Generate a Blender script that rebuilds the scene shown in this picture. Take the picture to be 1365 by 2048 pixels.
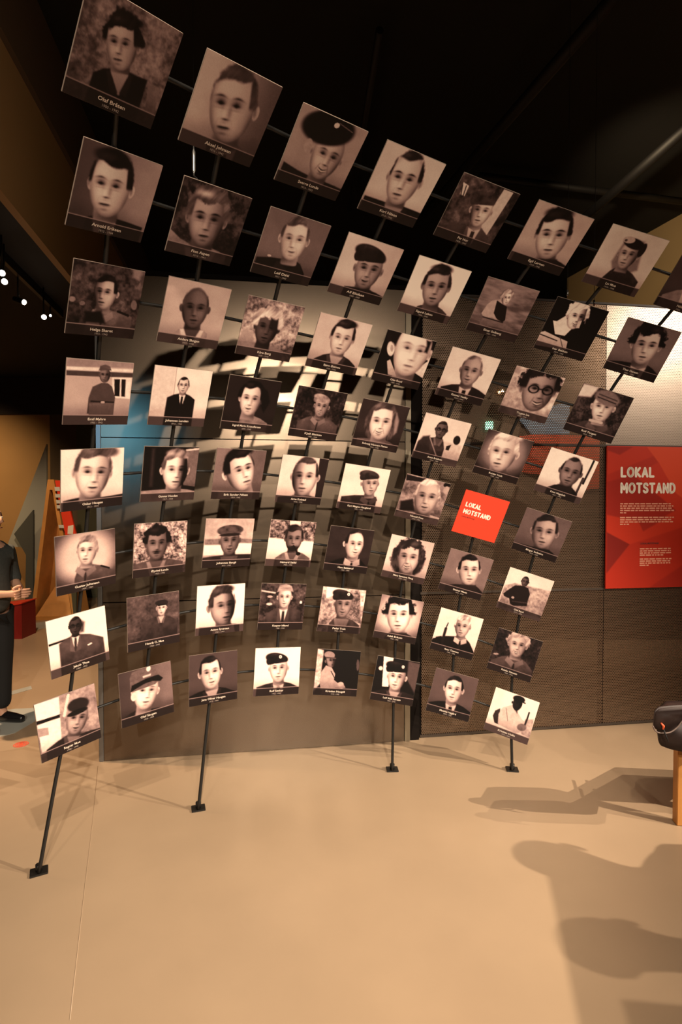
import bpy, bmesh, math, random
import numpy as np
from mathutils import Vector, Matrix
random.seed(4)
for o in list(bpy.data.objects): bpy.data.objects.remove(o)
SC = bpy.context.scene
COL = SC.collection
PI = math.pi
CAM_H = 1.664
PITCH = math.atan(26/1100)
# ---------------------------------------------------------------- camera
cd = bpy.data.cameras.new('camera'); cam = bpy.data.objects.new('camera', cd); COL.objects.link(cam)
cam.location = (0, 0, CAM_H); cam.rotation_euler = (PI/2-PITCH, 0, 0)
cd.sensor_fit = 'VERTICAL'; cd.sensor_height = 36; cd.lens = 1100/2048*36
cd.clip_start = .02; cd.clip_end = 100
SC.camera = cam
# ---------------------------------------------------------------- world
w = bpy.data.worlds.new('world'); SC.world = w; w.use_nodes = True
w.node_tree.nodes['Background'].inputs[0].default_value = (.9, .62, .40, 1)
w.node_tree.nodes['Background'].inputs[1].default_value = .012
SC.view_settings.view_transform = 'Standard'; SC.view_settings.look = 'None'
SC.view_settings.exposure = -.22; SC.view_settings.gamma = 1
try: SC.view_settings.use_curve_mapping = False
except Exception: pass
# ---------------------------------------------------------------- light
def spot(name, loc, aim, power, col=(1,.72,.46), size=60, blend=.6, radius=.03):
    l = bpy.data.lights.new(name, 'SPOT'); l.energy = power; l.color = col
    l.spot_size = math.radians(size); l.spot_blend = blend; l.shadow_soft_size = radius
    o = bpy.data.objects.new(name, l); COL.objects.link(o); o.location = loc
    o.rotation_euler = (Vector(aim)-Vector(loc)).to_track_quat('-Z', 'Y').to_euler()
    return o
LAMPS = [  # ceiling spots: position, aim, watts, colour, cone, softness
    ((.85,-4.3,3.95), (-.15,3.0,1.35), 2000, (1,.86,.70), 34, .6, .05),
    ((2.3,-4.2,4.25), (.9,3.0,1.9), 1150, (1,.86,.70), 36, .8, .05),
    ((.22,-.17,4.5), (-.8,2.5,.2), 560, (1,.83,.64), 60, .7, .03),
    ((.60,-.30,4.5), (.0,2.5,.1), 330, (1,.83,.64), 60, .7, .03),
    ((-.9,-1.9,4.5), (-.9,1.4,0), 250, (1,.83,.64), 60, .9, .04),
    ((6.0,.4,4.35), (1.1,1.9,0), 3000, (1,.83,.64), 52, .7, .015),
    ((6.0,1.2,4.35), (1.3,2.2,0), 1300, (1,.83,.64), 48, .7, .015),
]
for i, a in enumerate(LAMPS): spot('spot_light_%d' % i, a[0], a[1], a[2], a[3], a[4], a[5], a[6])
spot('spot_blue', (-1.95,-2.2,2.75), (-1.40,3.5,1.95), 150, (.13,.55,.95), 11, 1, .06)
spot('spot_mesh_top', (6.3,.35,4.4), (2.8,4.1,2.75), 780, (1,.84,.68), 26, 1, .06)
spot('spot_wall_tan', (-6.3,7.2,3.2), (-6.3,9.3,1.5), 260, (1,.70,.36), 90, 1, .05)
spot('spot_frame', (-3.0,5.0,3.5), (-3.9,7.6,.9), 330, (1,.70,.42), 60, .8, .04)
spot('spot_behind', (2.6,4.7,3.9), (2.7,6.4,2.2), 240, (1,.72,.5), 80, .8, .05)
spot('spot_wall_right', (2.0,4.8,4.6), (4.6,6.8,4.2), 260, (1,.74,.44), 100, 1, .05)
spot('spot_hall', (-3.3,3.6,3.6), (-2.6,4.6,0), 900, (1,.68,.42), 80, 1, .04)
spot('spot_soffit', (-.4,3.2,3.4), (-2.4,3.2,4.2), 20, (1,.70,.40), 110, 1, .05)
# ---------------------------------------------------------------- helpers
def px(x, y, depth=None, z=None):
    """world point on the ray of a photo pixel, at world depth y or height z"""
    X, Yd = (x-682.5)/1100, (y-1024)/1100
    c, s = math.cos(PITCH), math.sin(PITCH)
    d = Vector((X, c-Yd*s, -s-Yd*c))
    t = depth/d.y if depth is not None else (z-CAM_H)/d.z
    return Vector((0,0,CAM_H))+d*t
def mat(name, col, rough=.6, metal=0, noise=0, scale=20, bump=0, spec=.5, emit=None, power=0, coat=0):
    m = bpy.data.materials.new(name); m.use_nodes = True; n = m.node_tree.nodes; L = m.node_tree.links
    b = n['Principled BSDF']; b.inputs['Base Color'].default_value = (*col, 1)
    b.inputs['Roughness'].default_value = rough; b.inputs['Metallic'].default_value = metal
    b.inputs['Specular IOR Level'].default_value = spec; b.inputs['Coat Weight'].default_value = coat
    if noise or bump:
        tc = n.new('ShaderNodeTexCoord'); nz = n.new('ShaderNodeTexNoise'); nz.inputs['Scale'].default_value = scale
        nz.inputs['Detail'].default_value = 5; L.new(tc.outputs['Object'], nz.inputs['Vector'])
        if noise:
            mr = n.new('ShaderNodeMapRange'); mr.inputs['To Min'].default_value = 1-noise; mr.inputs['To Max'].default_value = 1+noise
            mr.inputs['From Min'].default_value = .3; mr.inputs['From Max'].default_value = .7
            L.new(nz.outputs['Fac'], mr.inputs['Value'])
            vm = n.new('ShaderNodeVectorMath'); vm.operation = 'SCALE'; vm.inputs[0].default_value = col
            L.new(mr.outputs['Result'], vm.inputs['Scale']); L.new(vm.outputs['Vector'], b.inputs['Base Color'])
        if bump:
            bp = n.new('ShaderNodeBump'); bp.inputs['Strength'].default_value = bump; bp.inputs['Distance'].default_value = .01
            L.new(nz.outputs['Fac'], bp.inputs['Height']); L.new(bp.outputs['Normal'], b.inputs['Normal'])
    if emit:
        b.inputs['Emission Color'].default_value = (*emit, 1); b.inputs['Emission Strength'].default_value = power
    return m
def obj(name, me, m=None, parent=None, **props):
    if isinstance(me, bmesh.types.BMesh):
        bm = me; me = bpy.data.meshes.new(name); bm.normal_update(); bm.to_mesh(me); bm.free()
    o = bpy.data.objects.new(name, me); COL.objects.link(o)
    if m and not me.materials: me.materials.append(m)
    if parent: o.parent = parent
    for k, v in props.items(): o[k] = v
    return o
def empty(name, loc, label, cat, group=None, rz=0):
    o = bpy.data.objects.new(name, None); COL.objects.link(o); o.location = loc; o.rotation_euler = (0,0,rz)
    o.empty_display_size = .05; o['label'] = label; o['category'] = cat
    if group: o['group'] = group
    return o
def bm_box(bm, lo, hi, M=None, bev=0):
    r = bmesh.ops.create_cube(bm, size=1); vs = r['verts']
    S = [(hi[i]-lo[i]) for i in range(3)]; c = [(hi[i]+lo[i])/2 for i in range(3)]
    for v in vs: v.co = Vector((v.co.x*S[0]+c[0], v.co.y*S[1]+c[1], v.co.z*S[2]+c[2]))
    if bev:
        es = list({e for v in vs for e in v.link_edges})
        r2 = bmesh.ops.bevel(bm, geom=es, offset=bev, segments=2, affect='EDGES'); vs = r2['verts'] or vs
        vs = list({v for v in bm.verts if v.is_valid}) if M is None else vs
    if M is not None:
        for v in set(vs): v.co = M @ v.co
    return bm
def box(lo, hi, bev=0):
    return bm_box(bmesh.new(), lo, hi, None, bev)
def tube_bm(pts, r, n=12, bm=None, caps=True):
    bm = bm or bmesh.new(); pts = [Vector(p) for p in pts]; rr = r if isinstance(r, (list,tuple)) else [r]*len(pts)
    rings = []; up = None
    for i, p in enumerate(pts):
        t = (pts[min(i+1,len(pts)-1)]-pts[max(i-1,0)]).normalized()
        if up is None: up = t.orthogonal().normalized()
        up = (up-t*up.dot(t)).normalized(); s = t.cross(up)
        rings.append([bm.verts.new(p+(up*math.cos(a)+s*math.sin(a))*rr[i]) for a in [2*PI*k/n for k in range(n)]])
    for a, b in zip(rings, rings[1:]):
        for k in range(n):
            f = bm.faces.new((a[k], a[(k+1)%n], b[(k+1)%n], b[k])); f.smooth = True
    if caps: bm.faces.new(list(reversed(rings[0]))); bm.faces.new(rings[-1])
    return bm
def prism(poly, d):
    """closed solid from a 3-D polygon pushed along vector d"""
    bm = bmesh.new(); d = Vector(d); a = [bm.verts.new(p) for p in poly]; b = [bm.verts.new(Vector(p)+d) for p in poly]
    bm.faces.new(a); bm.faces.new(list(reversed(b)))
    for i in range(len(a)):
        j = (i+1) % len(a); bm.faces.new((a[j], a[i], b[i], b[j]))
    bmesh.ops.recalc_face_normals(bm, faces=bm.faces); return bm
def text_mesh(s, size, align='LEFT', bold=0, res=2, depth=.0):
    c = bpy.data.curves.new('txt', 'FONT'); c.body = s; c.size = size; c.align_x = align; c.offset = bold
    c.resolution_u = res; c.extrude = depth; c.space_line = 1.0
    o = bpy.data.objects.new('txt', c); COL.objects.link(o)
    me = bpy.data.meshes.new_from_object(o.evaluated_get(bpy.context.evaluated_depsgraph_get()))
    bpy.data.objects.remove(o); bpy.data.curves.remove(c); return me
def grid_print(name, rgb, wid, hei, m, parent, z=0.):
    """flat print: a fine grid coloured per vertex; rgb rows run from top to bottom; lies in the local xy plane"""
    H, W, _ = rgb.shape; me = bpy.data.meshes.new(name)
    ys, xs = np.mgrid[0:H,0:W]
    co = np.stack([(xs/(W-1)-.5)*wid, (.5-ys/(H-1))*hei, np.full(xs.shape, z)], -1).reshape(-1,3).astype(np.float32)
    i = (ys[:-1,:-1]*W+xs[:-1,:-1]).ravel(); q = np.stack([i, i+W, i+W+1, i+1], 1).astype(np.int32)
    me.vertices.add(len(co)); me.vertices.foreach_set('co', co.ravel())
    me.loops.add(q.size); me.loops.foreach_set('vertex_index', q.ravel())
    me.polygons.add(len(q)); me.polygons.foreach_set('loop_start', np.arange(0, q.size, 4, dtype=np.int32))
    me.polygons.foreach_set('loop_total', np.full(len(q), 4, dtype=np.int32))
    me.update()
    ca = me.color_attributes.new('print', 'FLOAT_COLOR', 'POINT')
    a = np.ones((H*W,4), np.float32); a[:,:3] = rgb.reshape(-1,3); ca.data.foreach_set('color', a.ravel())
    me.materials.append(m); return obj(name, me, None, parent)
def print_mat(name, rough=.45):
    m = bpy.data.materials.new(name); m.use_nodes = True; n = m.node_tree.nodes; L = m.node_tree.links
    a = n.new('ShaderNodeAttribute'); a.attribute_name = 'print'; b = n['Principled BSDF']
    L.new(a.outputs['Color'], b.inputs['Base Color']); b.inputs['Roughness'].default_value = rough
    b.inputs['Specular IOR Level'].default_value = .18
    return m
# ---------------------------------------------------------------- materials
M_floor = mat('polished_concrete', (.33,.232,.148), .30, noise=.07, scale=1.6, spec=.35)
M_black = mat('black_paint', (.006,.0055,.005), .8)
M_blackm = mat('black_steel', (.012,.011,.010), .42, .3)
M_part = mat('satin_brown_partition', (.15,.107,.072), .27, metal=.72, noise=.05, scale=3, spec=.5)
M_alu = mat('aluminium_trim', (.55,.50,.43), .35, .7)
M_dark = mat('dark_gap', (.006,.004,.003), .9, spec=.1)
M_tan = mat('tan_wall_paint', (.34,.235,.115), .8, noise=.05, scale=2)
M_brown = mat('brown_wall_paint', (.075,.05,.03), .8)
M_olive = mat('olive_wall_paint', (.07,.062,.03), .8)
M_ply = mat('orange_plywood', (.60,.27,.07), .5, noise=.12, scale=6)
M_plydark = mat('plywood_inside', (.42,.18,.045), .55, noise=.1, scale=6)
M_red = mat('red_board', (.62,.035,.012), .5)
M_reddark = mat('dark_red_board', (.20,.008,.006), .5)
M_white = mat('white_board', (.62,.60,.55), .6)
M_cap = mat('caption_ink', (.62,.50,.40), .6)
M_capd = mat('caption_small_ink', (.28,.22,.18), .6)
M_edge = mat('card_edge', (.26,.19,.15), .5)
M_print = print_mat('portrait_print'); M_sign = print_mat('sign_print', .5)
M_ivory = mat('ivory_lettering', (.86,.76,.62), .5)
M_steel = mat('bright_steel', (.6,.58,.55), .25, .9)
M_skin = mat('skin', (.62,.34,.22), .55, spec=.4)
M_shirt = mat('charcoal_knit', (.045,.048,.042), .85, noise=.15, scale=60)
M_trous = mat('black_cloth', (.008,.008,.008), .85)
M_hairg = mat('grey_hair', (.42,.36,.28), .7, noise=.3, scale=80)
M_shoe = mat('black_leather', (.008,.007,.007), .25)
M_bag = mat('dark_brown_leather', (.035,.02,.017), .5, noise=.15, scale=25)
M_bagedge = mat('taupe_piping', (.16,.11,.09), .5)
M_redc = mat('red_card', (.66,.040,.012), .5)
# ---------------------------------------------------------------- measured card poses
CARD_POSE = {  # row, column: centre, right axis, down axis (metres, world)
(1,1):((-0.6031,1.5540,2.8746),(0.6363,0.7607,0.1285),(-0.5466,0.5621,-0.6207)),
(1,2):((-0.3566,1.8053,2.9069),(0.7415,0.6670,0.0728),(-0.5137,0.6341,-0.5779)),
(1,3):((-0.0735,2.0349,2.9134),(0.8296,0.5583,0.0085),(-0.4610,0.6934,-0.5538)),
(1,4):((0.2397,2.2247,2.9084),(0.8911,0.4486,-0.0681),(-0.4028,0.7129,-0.5740)),
(1,5):((0.5753,2.3759,2.8743),(0.9367,0.3132,-0.1563),(-0.3439,0.7399,-0.5781)),
(1,6):((0.9338,2.4877,2.8230),(0.9583,0.1832,-0.2193),(-0.2817,0.7340,-0.6180)),
(1,7):((1.3085,2.5669,2.7587),(0.9641,0.0499,-0.2607),(-0.2208,0.6960,-0.6833)),
(1,8):((1.6832,2.6249,2.6762),(0.9579,0.0018,-0.2869),(-0.2313,0.5968,-0.7684)),
(2,1):((-0.7396,1.8231,2.6581),(0.6142,0.7752,0.1477),(-0.4767,0.5137,-0.7134)),
(2,2):((-0.4900,2.0633,2.6807),(0.7512,0.6570,0.0629),(-0.4401,0.5697,-0.6941)),
(2,3):((-0.2070,2.2819,2.6885),(0.8448,0.5347,-0.0183),(-0.4044,0.6157,-0.6763)),
(2,4):((0.1068,2.4675,2.6766),(0.8988,0.4301,-0.0846),(-0.3668,0.6324,-0.6823)),
(2,5):((0.4375,2.6152,2.6419),(0.9407,0.3045,-0.1491),(-0.3163,0.6293,-0.7099)),
(2,6):((0.7916,2.7258,2.5880),(0.9653,0.1721,-0.1963),(-0.2610,0.6150,-0.7441)),
(2,7):((1.1586,2.7973,2.5167),(0.9663,0.0678,-0.2483),(-0.2391,0.5934,-0.7686)),
(2,8):((1.5358,2.8297,2.4218),(0.9498,-0.0713,-0.3047),(-0.2281,0.5090,-0.8300)),
(3,1):((-0.8748,2.0628,2.3965),(0.6378,0.7576,0.1391),(-0.3555,0.4497,-0.8194)),
(3,2):((-0.6070,2.2940,2.4243),(0.7671,0.6400,0.0451),(-0.3575,0.4847,-0.7983)),
(3,3):((-0.3211,2.5062,2.4258),(0.8595,0.5107,-0.0213),(-0.3257,0.5153,-0.7927)),
(3,4):((-0.0114,2.6835,2.4077),(0.9104,0.4036,-0.0913),(-0.3109,0.5215,-0.7946)),
(3,5):((0.3192,2.8261,2.3692),(0.9420,0.3039,-0.1427),(-0.2884,0.5150,-0.8072)),
(3,6):((0.6694,2.9304,2.3089),(0.9639,0.1650,-0.2089),(-0.2646,0.5080,-0.8197)),
(3,7):((1.0298,2.9935,2.2248),(0.9678,0.0263,-0.2504),(-0.2291,0.5043,-0.8326)),
(3,8):((1.4007,3.0115,2.1277),(0.9397,-0.1190,-0.3207),(-0.2411,0.4346,-0.8678)),
(4,1):((-0.9805,2.2375,2.0913),(0.6679,0.7371,0.1033),(-0.2549,0.3569,-0.8987)),
(4,2):((-0.7176,2.4705,2.1170),(0.7487,0.6608,0.0533),(-0.2624,0.3691,-0.8916)),
(4,3):((-0.4363,2.6825,2.1199),(0.8310,0.5561,-0.0147),(-0.2677,0.3766,-0.8869)),
(4,4):((-0.1197,2.8618,2.1014),(0.9049,0.4191,-0.0744),(-0.2531,0.3894,-0.8856)),
(4,5):((0.2143,3.0023,2.0587),(0.9490,0.2847,-0.1354),(-0.2453,0.3968,-0.8845)),
(4,6):((0.5627,3.0983,1.9919),(0.9642,0.1615,-0.2103),(-0.2582,0.3918,-0.8831)),
(4,7):((0.9241,3.1484,1.9029),(0.9626,0.0389,-0.2682),(-0.2626,0.3771,-0.8881)),
(4,8):((1.2886,3.1600,1.7952),(0.9390,-0.1261,-0.3199),(-0.2635,0.3342,-0.9049)),
(5,1):((-1.0654,2.3659,1.7495),(0.6582,0.7452,0.1073),(-0.1547,0.2734,-0.9494)),
(5,2):((-0.8068,2.6008,1.7810),(0.7375,0.6738,0.0450),(-0.1885,0.2693,-0.9444)),
(5,3):((-0.5219,2.8154,1.7884),(0.8190,0.5738,-0.0074),(-0.2033,0.2781,-0.9388)),
(5,4):((-0.2120,2.9959,1.7648),(0.8908,0.4496,-0.0666),(-0.2034,0.2633,-0.9430)),
(5,5):((0.1271,3.1337,1.7204),(0.9511,0.2804,-0.1300),(-0.2105,0.2797,-0.9367)),
(5,6):((0.4769,3.2245,1.6577),(0.9641,0.1398,-0.2258),(-0.2579,0.2895,-0.9218)),
(5,7):((0.8283,3.2648,1.5594),(0.9617,0.0209,-0.2732),(-0.2690,0.2619,-0.9269)),
(5,8):((1.1919,3.2682,1.4483),(0.9397,-0.1323,-0.3152),(-0.2788,0.2371,-0.9306)),
(6,1):((-1.1373,2.4524,1.3847),(0.6355,0.7661,0.0963),(-0.0707,0.1819,-0.9808)),
(6,2):((-0.8824,2.6860,1.4201),(0.7326,0.6800,0.0313),(-0.0992,0.1521,-0.9834)),
(6,3):((-0.5950,2.9023,1.4310),(0.8288,0.5590,-0.0239),(-0.1400,0.1658,-0.9762)),
(6,4):((-0.2809,3.0816,1.4123),(0.9035,0.4212,-0.0796),(-0.1600,0.1590,-0.9742)),
(6,5):((0.0466,3.2166,1.3646),(0.9462,0.2924,-0.1384),(-0.1820,0.1275,-0.9750)),
(6,6):((0.4018,3.3017,1.2986),(0.9651,0.1442,-0.2188),(-0.2391,0.1429,-0.9604)),
(6,7):((0.7591,3.3383,1.2043),(0.9620,0.0072,-0.2731),(-0.2710,0.1521,-0.9505)),
(6,8):((1.1185,3.3325,1.0838),(0.9402,-0.1478,-0.3069),(-0.2876,0.1384,-0.9477)),
(7,1):((-1.1957,2.4949,1.0142),(0.6248,0.7724,0.1136),(0.0297,0.1220,-0.9921)),
(7,2):((-0.9328,2.7319,1.0560),(0.7292,0.6840,0.0222),(-0.0041,0.0369,-0.9993)),
(7,3):((-0.6478,2.9483,1.0710),(0.8353,0.5492,-0.0262),(-0.0589,0.0420,-0.9974)),
(7,4):((-0.3348,3.1215,1.0499),(0.9063,0.4136,-0.0868),(-0.1062,0.0241,-0.9941)),
(7,5):((0.0043,3.2499,1.0018),(0.9467,0.2886,-0.1433),(-0.1503,0.0021,-0.9886)),
(7,6):((0.3508,3.3323,0.9304),(0.9657,0.1547,-0.2088),(-0.2122,0.0060,-0.9772)),
(7,7):((0.7107,3.3644,0.8346),(0.9627,-0.0101,-0.2703),(-0.2699,0.0306,-0.9624)),
(7,8):((1.0654,3.3536,0.7068),(0.9440,-0.1681,-0.2839),(-0.2796,0.0493,-0.9588)),
(8,1):((-1.2462,2.4953,0.6434),(0.6430,0.7596,0.0977),(0.0991,0.0440,-0.9941)),
(8,2):((-0.9761,2.7438,0.6853),(0.7396,0.6714,0.0473),(0.0653,-0.0017,-0.9979)),
(8,3):((-0.6884,2.9517,0.6974),(0.8431,0.5369,-0.0314),(0.0052,-0.0665,-0.9978)),
(8,4):((-0.3642,3.1223,0.6791),(0.9151,0.3950,-0.0816),(-0.0442,-0.1029,-0.9937)),
(8,5):((-0.0225,3.2474,0.6306),(0.9537,0.2676,-0.1375),(-0.1087,-0.1199,-0.9868)),
(8,6):((0.3301,3.3278,0.5559),(0.9689,0.1316,-0.2094),(-0.1975,-0.0978,-0.9754)),
(8,7):((0.6845,3.3545,0.4609),(0.9644,-0.0290,-0.2627),(-0.2642,-0.0874,-0.9605)),
(8,8):((1.0457,3.3406,0.3362),(0.9368,-0.1971,-0.2891),(-0.3072,-0.0679,-0.9492)),
}
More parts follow.
